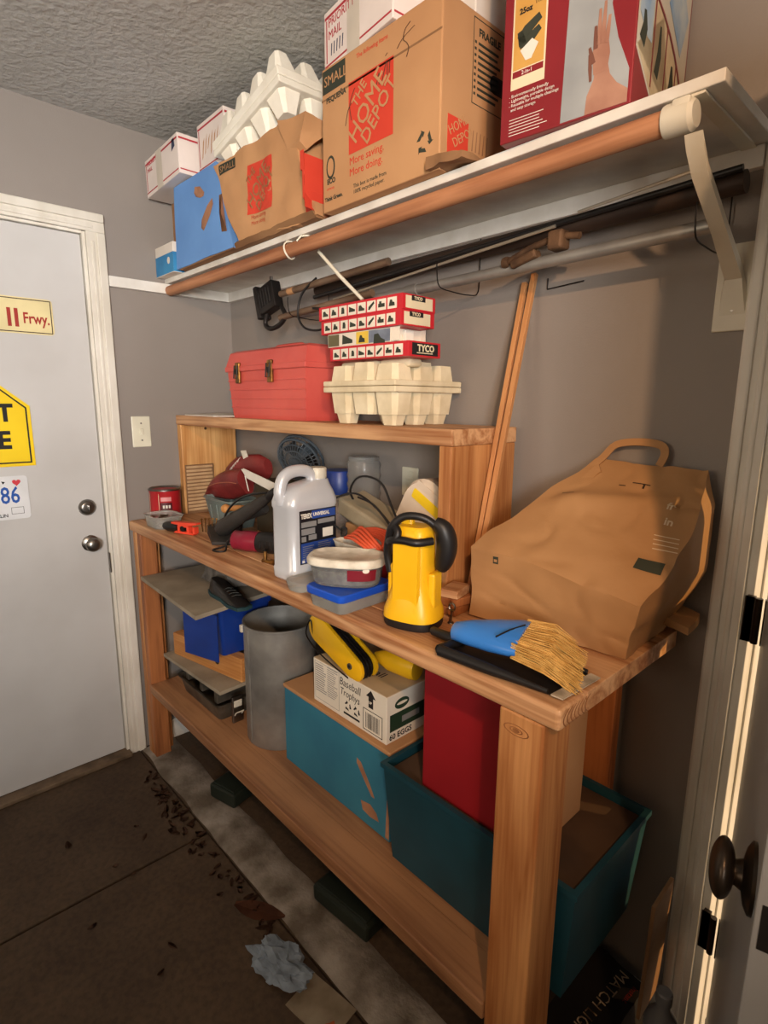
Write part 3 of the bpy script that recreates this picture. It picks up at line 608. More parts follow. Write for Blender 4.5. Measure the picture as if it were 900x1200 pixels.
# dark red box with photographs
RBX = mat('dark_red_glossy_card', S(134, 36, 42), S(122, 30, 36), rough=.35)
t = thing('dark_red_box', 'dark red glossy box with a hand photograph at the right end of the top shelf', 'box', (1.597, -.302, ZS), .10)
rw, rh, rd = .232, .40, .27
B().box(0, rw, 0, rd, 0, rh, .002).obj('carton', RBX, t)
PH1 = mat('photo_misty_grey', S(168, 172, 172), S(128, 132, 134), scale=5, rough=.35, contrast=(.3, .7)); SKIN = mat('photo_skin', S(176, 134, 112), S(150, 106, 88), scale=14, rough=.4); SKIND = mat('photo_skin_dark', S(120, 78, 64), rough=.4)
OCH = mat('photo_ochre', S(206, 160, 84), S(190, 140, 66), scale=8, rough=.4); CREAM = mat('print_cream', S(228, 214, 180), rough=.4)
decal(t, 'photo_panel', [[(.116, .003), (.124, .398), (.196, .398), (.192, .15), (.205, .10), (.226, .05), (.226, .003)]], O, FX, FZ, PH1)
def lim(pts, w): # capsule-like outline along a polyline, print only
    P = [Vector((a, b)) for a, b in pts]; L_, R_ = [], []
    for i, p in enumerate(P):
        d = (P[min(i+1, len(P)-1)]-P[max(i-1, 0)]).normalized(); n = Vector((-d.y, d.x)); ww = w[i]
        L_.append(tuple(p+n*ww)); R_.append(tuple(p-n*ww))
    return R_+L_[::-1]
decal(t, 'photo_arm', [[(.185, .003), (.226, .003), (.226, .022), (.208, .036), (.196, .052), (.190, .075), (.172, .075), (.170, .052), (.160, .03), (.158, .003)]], O, FX, FZ, SKIN, lift=.0008)
decal(t, 'photo_palm', [lim([(.180, .058), (.180, .082), (.178, .104)], [.011, .014, .012])], O, FX, FZ, SKIN, lift=.0010)
for i, (a, b_) in enumerate((((.170, .095), (.168, .128)), ((.175, .10), (.174, .150)), ((.181, .10), (.182, .158)), ((.187, .098), (.190, .136)), ((.168, .075), (.160, .100)))):
    decal(t, 'photo_finger', [lim([a, ((a[0]+b_[0])/2, (a[1]+b_[1])/2), b_], [.0036, .0032, .0020])], O, FX, FZ, SKIND if i in (0, 4) else SKIN, lift=.0013)
decal(t, 'photo_shadow', [lim([(.165, .05), (.163, .07), (.160, .09)], [.002, .003, .001])], O, FX, FZ, SKIND, lift=.0014)
decal(t, 'picture_card', [R(.018, .082, .082, .262)], O, FX, FZ, CREAM); decal(t, 'picture_ground', [R(.021, .112, .079, .26)], O, FX, FZ, OCH, lift=.0008)
decal(t, 'picture_tool', [lim([(.030, .158), (.045, .168), (.070, .182)], [.005, .009, .006]), lim([(.032, .148), (.055, .155), (.07, .165)], [.006, .008, .005]), lim([(.032, .170), (.038, .148)], [.005, .007])], O, FX, FZ, INKG, lift=.0012)
decal(t, 'picture_cup', [[(.034, .140), (.045, .122), (.056, .122), (.068, .142), (.056, .152)]], O, FX, FZ, INKW, lift=.0013)
decal(t, 'picture_band', [R(.021, .100, .079, .110)], O, FX, FZ, RBX, lift=.0009); text(t, '2-in-1', .009, (.038, 0, .102), FX, FZ, INKW, lift=.0012)
text(t, '25oz', .012, (.030, 0, .196), FX, FZ, INKK, bold=.0005, lift=.0012); text(t, '1m', .012, (.058, 0, .202), FX, FZ, INKK, bold=.0005, lift=.0012)
decal(t, 'picture_hands', [lim([(.028, .225), (.04, .232), (.05, .226)], [.005, .006, .004]), lim([(.05, .236), (.064, .230), (.076, .238)], [.004, .006, .004])], O, FX, FZ, PH1, lift=.0012)
decal(t, 'yellow_band', [R(.016, .266, .085, .29)], O, FX, FZ, OCH)
text(t, '- Environmentally friendly\n- Lightweight, portable design\n- Reusable for multiple cleanings\n  and easy storage', .0072, (.016, 0, .070), FX, FZ, INKW, bold=.0002)
for k in range(6): decal(t, 'print_line', [R(.018, .034-k*.005, .075+.02*random.random(), .0352-k*.005)], O, FX, FZ, INKW)
# right side with pictures
SKY = mat('photo_sky_blue', S(112, 148, 184), S(180, 190, 190), scale=16, rough=.4); SAND = mat('photo_sand', S(208, 192, 158), S(180, 160, 124), scale=16, rough=.4)
SO = (rw, 0, 0)
decal(t, 'side_panel', [[(.004, .08), (.11, .02), (.20, .003), (.262, .003), (.262, .398), (.004, .398)]], SO, FY, FZ, mat('panel_pale', S(206, 200, 184), S(190, 184, 168), rough=.45))
arc = [(.262*math.sin(a)*1.0, .03+.155*math.cos(a)) for a in [PI/2*k/10 for k in range(11)]]
decal(t, 'picture_fan', [[(0.006, .085), (.11, .025), (.20, .006)]+[(.006+x*.95, z) for x, z in arc][::1]][0:1], SO, FY, FZ, SAND, lift=.0008)
decal(t, 'picture_sky', [[(.008, .13), (.05, .11), (.07, .11), (.07, .172), (.04, .178), (.008, .180)]], SO, FY, FZ, SKY, lift=.0012)
decal(t, 'picture_sky', [[(.14, .20), (.22, .15), (.25, .22), (.19, .28)]], SO, FY, FZ, SKY, lift=.0012)
decal(t, 'picture_figure', [lim([(.025, .095), (.035, .12), (.03, .14)], [.012, .010, .005])], SO, FY, FZ, INKG, lift=.0014); decal(t, 'picture_figure', [lim([(.10, .075), (.11, .11), (.108, .15)], [.010, .009, .003])], SO, FY, FZ, INKG, lift=.0014); decal(t, 'picture_figure', [lim([(.17, .05), (.185, .09), (.18, .12)], [.012, .013, .004])], SO, FY, FZ, INKG, lift=.0014)
decal(t, 'red_line', [[arc[k], arc[k+1], (arc[k+1][0]*1.02, arc[k+1][1]+.005), (arc[k][0]*1.02, arc[k][1]+.005)][::1] for k in range(10)]+[R(.075, .05, .079, .178), R(.14, .025, .144, .16), R(.20, .01, .204, .13)], SO, FY, FZ, RBX, lift=.0018)

# ------------------------------------------------------------------ egg trays (moulded)
def frustum(b, cx, cy, z0, z1, w0, w1, bev=.004, M=None, d0=None, d1=None):
    t = bmesh.new(); V = []
    for z, w, d in ((z0, w0, d0 or w0), (z1, w1, d1 or w1)):
        c = min(w, d)*.18
        for x, y in ((-w/2+c, -d/2), (w/2-c, -d/2), (w/2, -d/2+c), (w/2, d/2-c), (w/2-c, d/2), (-w/2+c, d/2), (-w/2, d/2-c), (-w/2, -d/2+c)): V.append(t.verts.new((cx+x, cy+y, z)))
    for k in range(8): t.faces.new((V[k], V[(k+1) % 8], V[8+(k+1) % 8], V[8+k]))
    t.faces.new(V[:8][::-1]); t.faces.new(V[8:]); b.add(t, M)
def egg_tray(t, part, z, w, d, nx, ny, m, up, h, flange=.012, h2=None, taper=.52):
    """one half of an egg tray: a rim plate with tapered cups going up or down"""
    b = B(); s = 1 if up else -1
    b.box(0, w, 0, d, z if up else z-flange, z+flange if up else z, .003)
    zz = z+flange*s
    px, py = (w-.016)/nx, (d-.016)/ny
    for i in range(nx):
        for j in range(ny):
            hh = h if (h2 is None or (i+j) % 2 == 0) else h2
            frustum(b, .008+px*(i+.5), .008+py*(j+.5), zz-.001*s, zz+hh*s, px*.92, px*taper, d0=py*.92, d1=py*taper)
    for i in range(nx-1):
        for j in range(ny-1): frustum(b, .008+px*(i+1), .008+py*(j+1), zz-.001*s, zz+h*.55*s, px*.4, px*.2)
    return b.obj(part, m, t)
FOAM = mat('white_foam', S(238, 234, 220), S(226, 220, 204), scale=12, rough=.7, bump=.15, bscale=120)
PULP = mat('cream_pulp', S(226, 212, 180), S(206, 190, 156), scale=16, rough=.9, bump=.35, bscale=160)
t = thing('foam_egg_trays', 'pair of white foam egg trays tilted on top of the crumpled moving box', 'egg tray', (.505, -.305, 2.204), rot=(.02, -.205, 0))
egg_tray(t, 'lid', .030, .385, .27, 4, 3, FOAM, True, .070, .024, taper=.46)
egg_tray(t, 'base', .0285, .385, .27, 4, 3, FOAM, False, .052, .018, taper=.5)
t = thing('pulp_egg_carton', 'cream moulded pulp egg carton pair on the raised back shelf under the train boxes', 'egg carton', (1.005, -.268, 1.407))
egg_tray(t, 'base', .098, .288, .25, 3, 3, PULP, False, .056, .015, h2=.056, taper=.76)
for i in range(3):
    for j in range(3):
        if (i+j) % 2 == 0 or i == 2:
            b = B(); frustum(b, .008+.0907*(i+.5), .008+.078*(j+.5), .0275, .0005, .058, .044, d0=.05, d1=.038); b.obj('foot', PULP, t)
egg_tray(t, 'lid', .099, .288, .25, 3, 3, PULP, True, .040, .014, h2=.046, taper=.78)
for k, (x0, x1) in enumerate(((.015, .10), (.105, .16), (.175, .285))):
    b = B(); b.box(x0, x1, .05, .10, .145, .166, .009, 3); b.obj('top_cup', PULP, t, smooth=40)

# ------------------------------------------------------------------ train boxes
TRED = mat('train_box_red', S(196, 38, 48), S(184, 32, 42), rough=.45); TWH = mat('train_box_white', S(232, 222, 204), rough=.5)
TYE = mat('train_box_yellow', S(226, 190, 70), rough=.5); TBG = mat('train_box_blue', S(128, 138, 152), S(104, 112, 126), scale=30, rough=.5); TOL = mat('train_box_olive', S(104, 96, 66), rough=.5)
def train_pic(u0, v0, s, kind):
    u = lambda x: u0+x*s; v = lambda y: v0+y*s
    if kind == 0: return [[(u(.15), v(.25)), (u(.85), v(.25)), (u(.85), v(.4)), (u(.6), v(.5)), (u(.45), v(.68)), (u(.2), v(.66))]]
    if kind == 1: return [[(u(.15), v(.25)), (u(.8), v(.25)), (u(.75), v(.5)), (u(.55), v(.55)), (u(.5), v(.7)), (u(.3), v(.72)), (u(.22), v(.5))]]
    if kind == 2: return [[(u(.3), v(.25)), (u(.7), v(.25)), (u(.7), v(.55)), (u(.6), v(.75)), (u(.35), v(.75))]]
    if kind == 3: return [[(u(.12), v(.28)), (u(.88), v(.3)), (u(.88), v(.45)), (u(.15), v(.72))]]
    if kind == 4: return [[(u(.15), v(.25)), (u(.3), v(.2)), (u(.85), v(.65)), (u(.8), v(.82)), (u(.2), v(.45))]]
    return [R(u(.14), v(.28), u(.86), v(.55)), R(u(.25), v(.55), u(.5), v(.72))]
def train_box(label, x, y, z, rz, w=.305, d=.115, h=.036, style='red'):
    t = thing('train_box', label, 'box', (x, y, z), rz, 'boxed toy trains stacked on the egg carton')
    if style == 'red':
        B().box(0, w, 0, d, 0, h, .0008).obj('carton', TRED, t)
        for k, kind in enumerate((0, 1, 2, 3, 0, 4, 5, 1)):
            x0 = .014+k*(w-.028)/8; s = (w-.028)/8*.86
            decal(t, 'picture_square', [R(x0, .004, x0+s, h-.006)], O, FX, FZ, TWH); decal(t, 'train_picture', train_pic(x0, .002, s, kind), O, FX, FZ, INKG, lift=.0009)
            decal(t, 'top_picture', [R(x0, .01, x0+s, d*.45)], (0, 0, h), FX, FY, TWH)
    return t
egg_top = 1.573
t = train_box('lowest red toy train box of the stack, with a black end label', 1.03, -.262, egg_top, .02, w=.295)
decal(t, 'end_label', [R(.012, .004, .105, .032)], (.295, 0, 0), FY, FZ, INKK); text(t, 'TYCO', .022, (.295, .030, .013), FY, FZ, CREAM, bold=.0008, lift=.0011); decal(t, 'end_print', [R(.028, .008, .085, .010)], (.295, 0, 0), FY, FZ, CREAM, lift=.0009)
t = thing('train_box', 'open toy train box with yellow and blue pictures between the red ones', 'box', (1.018, -.259, egg_top+.0365), .01, 'boxed toy trains stacked on the egg carton')
B().box(0, .245, .0, .11, 0, .034, .0008).obj('carton', TWH, t)
decal(t, 'olive_picture', [R(.002, .002, .048, .032)], O, FX, FZ, TOL); decal(t, 'yellow_picture', [R(.118, .002, .165, .032)], O, FX, FZ, TYE); decal(t, 'blue_picture', [R(.166, .002, .244, .032)], O, FX, FZ, TBG)
decal(t, 'train_picture', train_pic(.055, -.010, .055, 3)+train_pic(.122, -.004, .038, 1)+train_pic(.175, -.018, .060, 0), O, FX, FZ, INKG, lift=.0009)
B().box(.246, .275, .001, .003, .002, .034).obj('end_flap', TWH, t); B().box(.246, .262, .105, .107, .002, .034).obj('end_flap', TWH, t); B().box(.246, .257, .04, .07, .003, .030, .002).obj('inner_tray', FOAM, t)
t = train_box('second red toy train box from the top of the stack', .992, -.262, egg_top+.0712, -.01, w=.315)
decal(t, 'end_label', [R(.010, .004, .100, .032)], (.315, 0, 0), FY, FZ, CREAM); decal(t, 'end_logo', [R(.028, .022, .075, .034)], (.315, 0, 0), FY, FZ, INKK, lift=.0009); text(t, 'TYCO', .0105, (.315, .036, .0245), FY, FZ, CREAM, bold=.0004, lift=.0013)
t = train_box('topmost red toy train box of the stack', .985, -.264, egg_top+.1078, .012, w=.322)
decal(t, 'end_label', [R(.010, .004, .105, .032)], (.322, 0, 0), FY, FZ, CREAM); decal(t, 'end_logo', [R(.030, .022, .078, .034)], (.322, 0, 0), FY, FZ, INKK, lift=.0009); text(t, 'TYCO', .0105, (.322, .038, .0245), FY, FZ, CREAM, bold=.0004, lift=.0013)

# ------------------------------------------------------------------ red toolbox
TRD = mat('faded_red_plastic', S(208, 92, 82), S(194, 78, 70), scale=5, rough=.45, bump=.1, bscale=60)
t = thing('toolbox', 'faded red plastic toolbox with two brass latches on the raised back shelf', 'toolbox', (.40, -.240, 1.407))
w, d = .485, .215
b = B(); b.loft([[(.022, .012, 0), (w-.022, .012, 0), (w-.022, d-.01, 0), (.022, d-.01, 0)], [(.018, .010, .012), (w-.018, .010, .012), (w-.018, d-.008, .012), (.018, d-.008, .012)],
    [(.004, .002, .158), (w-.004, .002, .158), (w-.004, d, .158), (.004, d, .158)]]); b.obj('body', TRD, t)
b = B(); b.box(-.004, w+.004, -.006, d+.003, .158, .176, .003); b.loft([[(-.001, -.003, .174), (w+.001, -.003, .174), (w+.001, d, .174), (-.001, d, .174)], [(.008, .012, .222), (w-.008, .012, .222), (w-.008, d-.012, .222), (.008, d-.012, .222)], [(.02, .03, .230), (w-.02, .03, .230), (w-.02, d-.03, .230), (.02, d-.03, .230)]]); b.obj('lid', TRD, t)
for k in (.035, .065, .095, .125): B().box(.018-k*.09, w-.018+k*.09, .0005+.009-k*.062-.002, .012-k*.062, k, k+.005, .001).obj('rib', TRD, t)
BRASS = mat('aged_brass', S(168, 122, 62), S(104, 72, 40), scale=40, rough=.4, metal=.85)
for x in (.088, .295):
    l = B().box(x-.014, x+.014, -.010, .0, .118, .188, .003).obj('latch', BRASS, t)
    q = B(); q.tube([(x-.010, -.0125, .178), (x-.010, -.0165, .135), (x+.010, -.0165, .135), (x+.010, -.0125, .178)], .0022, 6); q.box(x-.008, x+.008, -.014, -.009, .148, .166, .002); q.obj('latch_wire', BLACKM, l)
b = B(); b.tube(spline([(.16, d/2, .226), (.165, d/2, .240), (.20, d/2, .2425), (.285, d/2, .2425), (.32, d/2, .240), (.325, d/2, .226)], 4), .007, 8); b.obj('handle', TRD, t, smooth=50)
# ================================================================== ON THE BENCH (top at z = 1)
HB = 1.0
CLEAR = mat('cloudy_clear_plastic', S(232, 232, 226), S(214, 214, 206), scale=20, rough=.25, trans=.75, ior=1.15)
CLEARJ = mat('clear_plastic', S(236, 238, 236), rough=.12, trans=.85, ior=1.28)
LIDW = mat('cloudy_white_lid', S(222, 216, 200), S(190, 182, 164), scale=30, rough=.45)
BLUEL = mat('bright_blue_plastic', S(28, 82, 196), S(22, 70, 176), rough=.35)
DKBLUE = mat('dark_blue_plastic', S(24, 58, 140), S(18, 46, 118), rough=.4)
# paint can
t = thing('paint_can', 'red metal paint can with a silver lid beside the left hutch side', 'can', (.072, -.362, HB))
CANR = mat('can_red', S(176, 34, 40), S(160, 28, 34), rough=.4)
B().lathe([(.060, 0), (.061, .004), (.059, .008), (.059, .112), (.061, .116), (.061, .119)], 36).obj('body', CANR, t, smooth=40)
B().lathe([(.062, .117), (.062, .122), (.057, .125), (.052, .120), (.050, .1205), (.046, .118)], 36).obj('rim', NICKEL, t, smooth=40)
def around(t, name, r, a0, a1, z0, z1, m, n=10, c=(0, 0)):
    bm = bmesh.new(); A = [[bm.verts.new((c[0]+r*math.cos(a0+(a1-a0)*k/n), c[1]+r*math.sin(a0+(a1-a0)*k/n), z)) for z in (z0, z1)] for k in range(n+1)]
    for k in range(n): bm.faces.new((A[k][0], A[k+1][0], A[k+1][1], A[k][1]))
    me = D.meshes.new(name); bm.to_mesh(me); bm.free(); me.materials.append(m); o = D.objects.new(name, me); COL.objects.link(o); o.parent = t; return o
CANP = mat('can_pale_pink', S(228, 150, 150), rough=.4)
around(t, 'dark_label_panel', .0596, -.72, .05, .040, .072, mat('can_dark_red', S(84, 22, 28), rough=.4))
around(t, 'pale_lettering_band', .0597, -.66, .0, .078, .094, CANP)
around(t, 'label_edge', .0596, -1.62, -1.56, .01, .108, MATS['print_cream']); around(t, 'label_edge', .0596, -.80, -.77, .01, .108, MATS['print_cream'])
for k in range(3): around(t, 'label_print', .0599, -.55+k*.18, -.43+k*.18, .050, .062, INKW)
# container of nails
t = thing('nail_container', 'low clear plastic tub of dark screws in front of the red paint can', 'container', (.205, -.425, HB))
def rr3(w, d, r, z, n=5): return [(x, y, z) for x, y in rrect(-w/2, -d/2, w/2, d/2, r, n)]
B().loft([rr3(.128, .096, .03, 0), rr3(.140, .106, .032, .040), rr3(.150, .116, .036, .042), rr3(.150, .116, .036, .046), rr3(.138, .104, .032, .0455), rr3(.126, .094, .03, .003)]).obj('tub', CLEAR, t, smooth=35)
b = B()
for k in range(120):
    x, y = random.uniform(-.052, .052), random.uniform(-.038, .038); a, c_ = random.uniform(0, PI), random.uniform(-.5, .5); z = random.uniform(.008, .034)
    d_ = Vector((math.cos(a)*math.cos(c_), math.sin(a)*math.cos(c_), math.sin(c_)*.4))*.010
    b.tube([Vector((x, y, z))-d_, Vector((x, y, z))+d_], .0018, 5)
o = b.obj('screws', RUST, t); o['kind'] = 'stuff'
# corrugated sheet
t = thing('corrugated_sheet', 'upright sheet of corrugated brown cardboard inside the left hutch side', 'cardboard', (.046, -.262, HB))
B().box(0, .004, 0, .125, 0, .205, .0008).obj('backing', mat('shadowy_card', S(138, 104, 72), rough=.9), t)
for k in range(13):
    z = .012+k*.0148; B().box(.004, .0085, .003, .118-.004*random.random(), z, z+.0105, .002).obj('ridge', mat('pale_corrugated_card', S(196, 162, 122), S(180, 144, 104), scale=20, rough=.85), t)
# maroon glove / pouch
MAR = mat('maroon_leather', S(128, 44, 42), S(104, 34, 34), scale=14, rough=.42, bump=.3, bscale=90)
t = thing('leather_pouch', 'maroon leather sports glove with a pale tag lying on the grey tub', 'glove', (0, 0, 0))
def lens(p0, p1, hw, th_, prof, updir=(0, 0, 1), amp=.002):
    p0, p1 = Vector(p0), Vector(p1); ax = (p1-p0); L = ax.length; ax.normalize(); side = Vector((.68, -.73, 0)); side = (side-ax*side.dot(ax)).normalized(); upv = ax.cross(side); 
    if upv.z < 0: upv = -upv
    secs = []
    for i in range(len(prof)):
        tt = i/(len(prof)-1); c = p0+ax*L*tt; w, off = prof[i]
        secs.append([tuple(c+upv*(off*hw+math.sin(a)*hw*w)+side*math.cos(a)*th_*min(1, w*1.2+.05)*(1+.1*math.sin(3*a))+noise.noise_vector(c*20+Vector((a, 0, 0)))*amp) for a in [2*PI*k/18 for k in range(18)]])
    return secs
B().loft(lens((.15, -.235, 1.108), (.462, -.215, 1.178), .058, .032, [(.02, -.35), (.28, -.25), (.5, -.12), (.68, -.02), (.82, .0), (.92, .0), (.97, 0), (.94, .0), (.88, 0), (.8, 0)])).obj('lower_panel', MAR, t, smooth=60)
B().loft(lens((.22, -.19, 1.165), (.52, -.155, 1.232), .062, .026, [(.02, -.2), (.35, -.1), (.6, .0), (.75, .08), (.88, .1), (.92, .1), (.92, .08), (.9, .02), (.84, 0), (.5, 0)])).obj('upper_panel', MAR, t, smooth=60)
def snap(pts, ob, n, lift=.001):
    n = Vector(n).normalized(); bv = BVHTree.FromPolygons([v.co.copy() for v in ob.data.vertices], [list(p.vertices) for p in ob.data.polygons]); out = []
    for p in pts:
        h = bv.ray_cast(Vector(p)+n*.15, -n)
        if h[0] is not None: out.append(h[0]+n*lift)
    return out
lo_p = [o for o in t.children if o.name.startswith('lower_panel')][0]; up_p = [o for o in t.children if o.name.startswith('upper_panel')][0]
P_ = snap(spline([(.17, -.25, 1.105), (.23, -.25, 1.135), (.31, -.25, 1.158), (.39, -.25, 1.170), (.45, -.25, 1.172)], 6), lo_p, (.68, -.73, .1))
if len(P_) > 2: B().tube(P_, .0016, 6).obj('piping', mat('tan_piping', S(176, 110, 82), rough=.5), t, smooth=60)
for k in range(5):
    P_ = snap([(.32+k*.014, -.20, 1.200+k*.010), (.325+k*.014, -.20, 1.212+k*.010), (.333+k*.014, -.20, 1.218+k*.010)], up_p, (.68, -.73, .1))
    if len(P_) == 3: B().tube(P_, .0011, 5).obj('stitch', INKW, t)
B().prism(rrect(-.012, -.02, .012, .02, .002), .002, frame((.418, -.192, 1.268), (.75, .5, -.35), (.1, -.3, .9)) @ Matrix.Rotation(.5, 4, 'Z')).obj('tag', LIDW, t)
# grey tub under it
GTUB = mat('grey_green_plastic', S(128, 140, 136), S(104, 116, 112), scale=9, rough=.3)
t = thing('grey_tub', 'grey green plastic tub under the maroon leather glove', 'tub', (.355, -.22, HB))
B().loft([rr3(.17, .10, .02, 0), rr3(.215, .13, .025, .098), rr3(.225, .14, .028, .102), rr3(.225, .14, .028, .108), rr3(.212, .128, .024, .107), rr3(.16, .095, .02, .004)]).obj('tub', GTUB, t, smooth=35)
B().tube([(-.04, -.062, .03), (-.042, -.068, .085)], .0025, 6).obj('rib', GTUB, t); B().tube([(.01, -.062, .03), (.010, -.068, .085)], .0025, 6).obj('rib', GTUB, t)
# white plastic strip
t = thing('folded_white_card', 'bent strip of white card above the grey tub behind the silver jug', 'card', (0, 0, 0))
B().loft([[(.505, -.25, 1.232), (.505, -.246, 1.232), (.53, -.246, 1.165), (.53, -.25, 1.165)], [(.512, -.252, 1.225), (.512, -.248, 1.225), (.54, -.248, 1.155), (.54, -.252, 1.155)]]).obj('fold', WP, t)
B().prism([(-.02, .03), (.0, .034), (.25, -.004), (.25, -.038), (.02, .002)], .003, frame((.515, -.252, 1.198), FX, FZ)).obj('strip', WP, t)
t2 = thing('olive_carton', 'dark olive carton supporting the white card behind the silver jug', 'box', (.50, -.20, HB))
B().box(.0, .14, 0, .10, 0, .188, .003).obj('carton', mat('dark_olive_card', S(74, 62, 42), S(60, 50, 34), rough=.8), t2)
# black power tool
TOOLK = mat('dusty_black_rubber', S(54, 50, 46), S(38, 35, 33), scale=12, rough=.6, bump=.2)
t = thing('sander', 'black power sander with a cord lying behind the orange clamp', 'power tool', (0, 0, 0))
B().loft([[(.43, -.36, 1.001), (.60, -.425, 1.001), (.655, -.37, 1.001), (.50, -.26, 1.001)], [(.425, -.355, 1.03), (.60, -.425, 1.012), (.66, -.37, 1.012), (.50, -.255, 1.05)]][::1]).obj('base', TOOLK, t, smooth=30)
def bar(b, p0, p1, r0, r1, sq=1.0, n=10):
    p0, p1 = Vector(p0), Vector(p1); b.tube([p0, p0.lerp(p1, .08), p0.lerp(p1, .5), p0.lerp(p1, .92), p1], [r0*.7, r0, (r0+r1)/2, r1, r1*.7], n); return b
bar(B(), (.55, -.37, 1.035), (.80, -.33, 1.175), .030, .016).obj('body', TOOLK, t, smooth=50)
bar(B(), (.50, -.30, 1.055), (.70, -.28, 1.12), .024, .020).obj('handle', TOOLK, t, smooth=50)
bar(B(), (.76, -.335, 1.15), (.83, -.32, 1.20), .016, .012).obj('handle_end', BLACKP, t, smooth=50)
B().tube(spline([(.585, -.375, 1.055), (.60, -.37, 1.10), (.65, -.36, 1.145), (.72, -.35, 1.175), (.80, -.335, 1.19)], 6), .0035, 8).obj('cord', BLACKP, t, smooth=60)
t = thing('wooden_handle', 'small pale turned wooden handle lying on the black sander', 'handle', (.485, -.312, 1.092), rot=(0, PI/2-.12, .25))
B().lathe([(.004, -.012), (.014, -.010), (.017, 0), (.014, .010), (.008, .018), (.009, .03), (.012, .06), (.011, .09), (.006, .094)], 14).obj('handle', BLOCKW, t, smooth=40)
# orange pliers/clamp
ORG = mat('orange_red_plastic', S(232, 78, 52), S(218, 66, 42), rough=.4)
t = thing('spring_clamp', 'orange and black plastic hand clamp beside the tub of screws', 'clamp', (.385, -.425, HB+.001), .35)
B().prism([(-.05, .012), (-.02, .010), (-.01, .004), (.02, .004), (.03, .010), (.07, .018), (.07, .024), (.0, .020), (-.05, .018)][::-1], .022, frame((0, -.011, .022), FX, FZ)).obj('upper_arm', ORG, t)
B().prism([(-.04, -.018), (.055, -.018), (.045, -.010), (-.03, -.010)], .022, frame((0, -.011, .020), FX, FZ)).obj('lower_arm', ORG, t)
for x in (-.022, .022, .05): B().box(x, x+.010, -.011, .011, .006, .030, .002).obj('web', ORG, t)
B().lathe([(.010, -.012), (.011, 0), (.010, .012)], 14, M=Matrix.Translation((.003, 0, .020)) @ Matrix.Rotation(PI/2, 4, 'X')).obj('pivot', BLACKM, t, smooth=40)
B().lathe([(.012, 0), (.016, .01), (.018, .045), (.013, .065), (.006, .07)], 14, M=Matrix.Translation((-.028, 0, .020)) @ Matrix.Rotation(-PI/2, 4, 'Y')).obj('grip', BLACKP, t, smooth=40)
for k in range(5):
    tt = thing('long_screw', 'brass coloured long screw standing out behind the orange clamp', 'screw', (.405+k*.016, -.365+.004*k, 1.0), group='long screws behind the orange clamp')
    tt.rotation_euler = (.2-.1*k, .35-.12*k, 0)
    B().tube([(0, 0, .0035), (0, 0, .055)], .0018, 6).obj('shank', BRASS, tt); B().lathe([(.0018, .052), (.0045, .056), (.0045, .058)], 8).obj('head', BRASS, tt)
# red grinder
MAROON = mat('maroon_plastic', S(134, 30, 50), S(112, 24, 42), rough=.35)
t = thing('grinder', 'maroon and black power drill lying with its round end forward left of the silver jug', 'power tool', (.745, -.375, HB+.034), .52)
Mx = Matrix.Rotation(PI/2, 4, 'Y')
B().lathe([(.010, -.048), (.026, -.048), (.030, -.044), (.030, -.020), (.031, -.018), (.033, .0), (.032, .04)], 24, M=Mx).obj('collar', MAROON, t, smooth=35)
B().lathe([(.030, .04), (.033, .045), (.033, .12), (.028, .16), (.018, .17)], 24, M=Mx).obj('body', BLACKP, t, smooth=35)
B().lathe([(.011, -.060), (.013, -.058), (.013, -.046)], 16, M=Mx).obj('spindle', BLACKM, t, smooth=35)
B().tube(spline([(-.056, 0, .004), (-.07, -.004, -.006), (-.075, -.006, -.022), (-.065, -.03, -.031), (-.085, -.042, -.031), (-.108, -.03, -.031), (-.10, -.006, -.030), (-.078, -.002, -.022)], 5), .0032, 8).obj('ring', BLACKM, t, smooth=60)
for k in range(4): B().box(.055+k*.014, .062+k*.014, -.034, -.030, -.012, .012, .001).obj('vent', BLACKM, t)
# brass fitting
t = thing('brass_fitting', 'small brass pipe fitting on the bench edge left of the silver jug', 'fitting', (.915, -.405, HB+.009), .3)
B().lathe([(.006, -.022), (.006, .022)], 12, M=Mx).obj('pipe', BRASS, t, smooth=40); B().lathe([(.009, .008), (.009, .02)], 6, M=Mx).obj('nut', BRASS, t); B().lathe([(.005, 0), (.005, .03)], 10, c=(-.012, 0, 0)).obj('stub', BRASS, t)
B().box(-.018, -.006, -.006, .006, .03, .036, .001).obj('valve_tap', BLACKM, t)
# silver gallon jug
SILV = mat('silver_plastic', S(206, 208, 212), S(192, 194, 198), scale=4, rough=.3, metal=.25)
t = thing('antifreeze_jug', 'silver plastic gallon jug with black and blue label standing on the bench', 'jug', (1.062, -.377, HB+.0006), .06)
def sec(w, d, r, z, ox=0, oy=0): return [(x+ox, y+oy, z) for x, y in rrect(-w/2, -d/2, w/2, d/2, r, 5)]
B().loft([sec(.088, .150, .022, 0), sec(.098, .162, .024, .006), sec(.100, .165, .024, .03), sec(.096, .161, .024, .034), sec(.096, .161, .024, .190), sec(.100, .165, .024, .194), sec(.100, .165, .024, .208), sec(.092, .156, .028, .228, 0, 0), sec(.074, .130, .028, .246, 0, .008), sec(.050, .066, .022, .260, 0, .040)]).obj('body', SILV, t, smooth=35)
b = B(); b.tube(spline([(0, -.074, .205), (0, -.080, .235), (0, -.070, .268), (0, -.045, .284), (0, -.008, .286), (0, .020, .276), (0, .028, .250)], 5), [.016]*31, 14); b.obj('handle', SILV, t, smooth=60)
B().lathe([(.022, .250), (.022, .268), (.020, .270)], 20, c=(0, .045, 0)).obj('neck', SILV, t, smooth=40)
b = B(); b.lathe([(.0245, .262), (.0255, .264), (.0255, .288), (.023, .291)], 24, c=(0, .045, 0)); b.obj('cap', mat('cap_off_white', S(214, 208, 190), rough=.4), t, smooth=40)
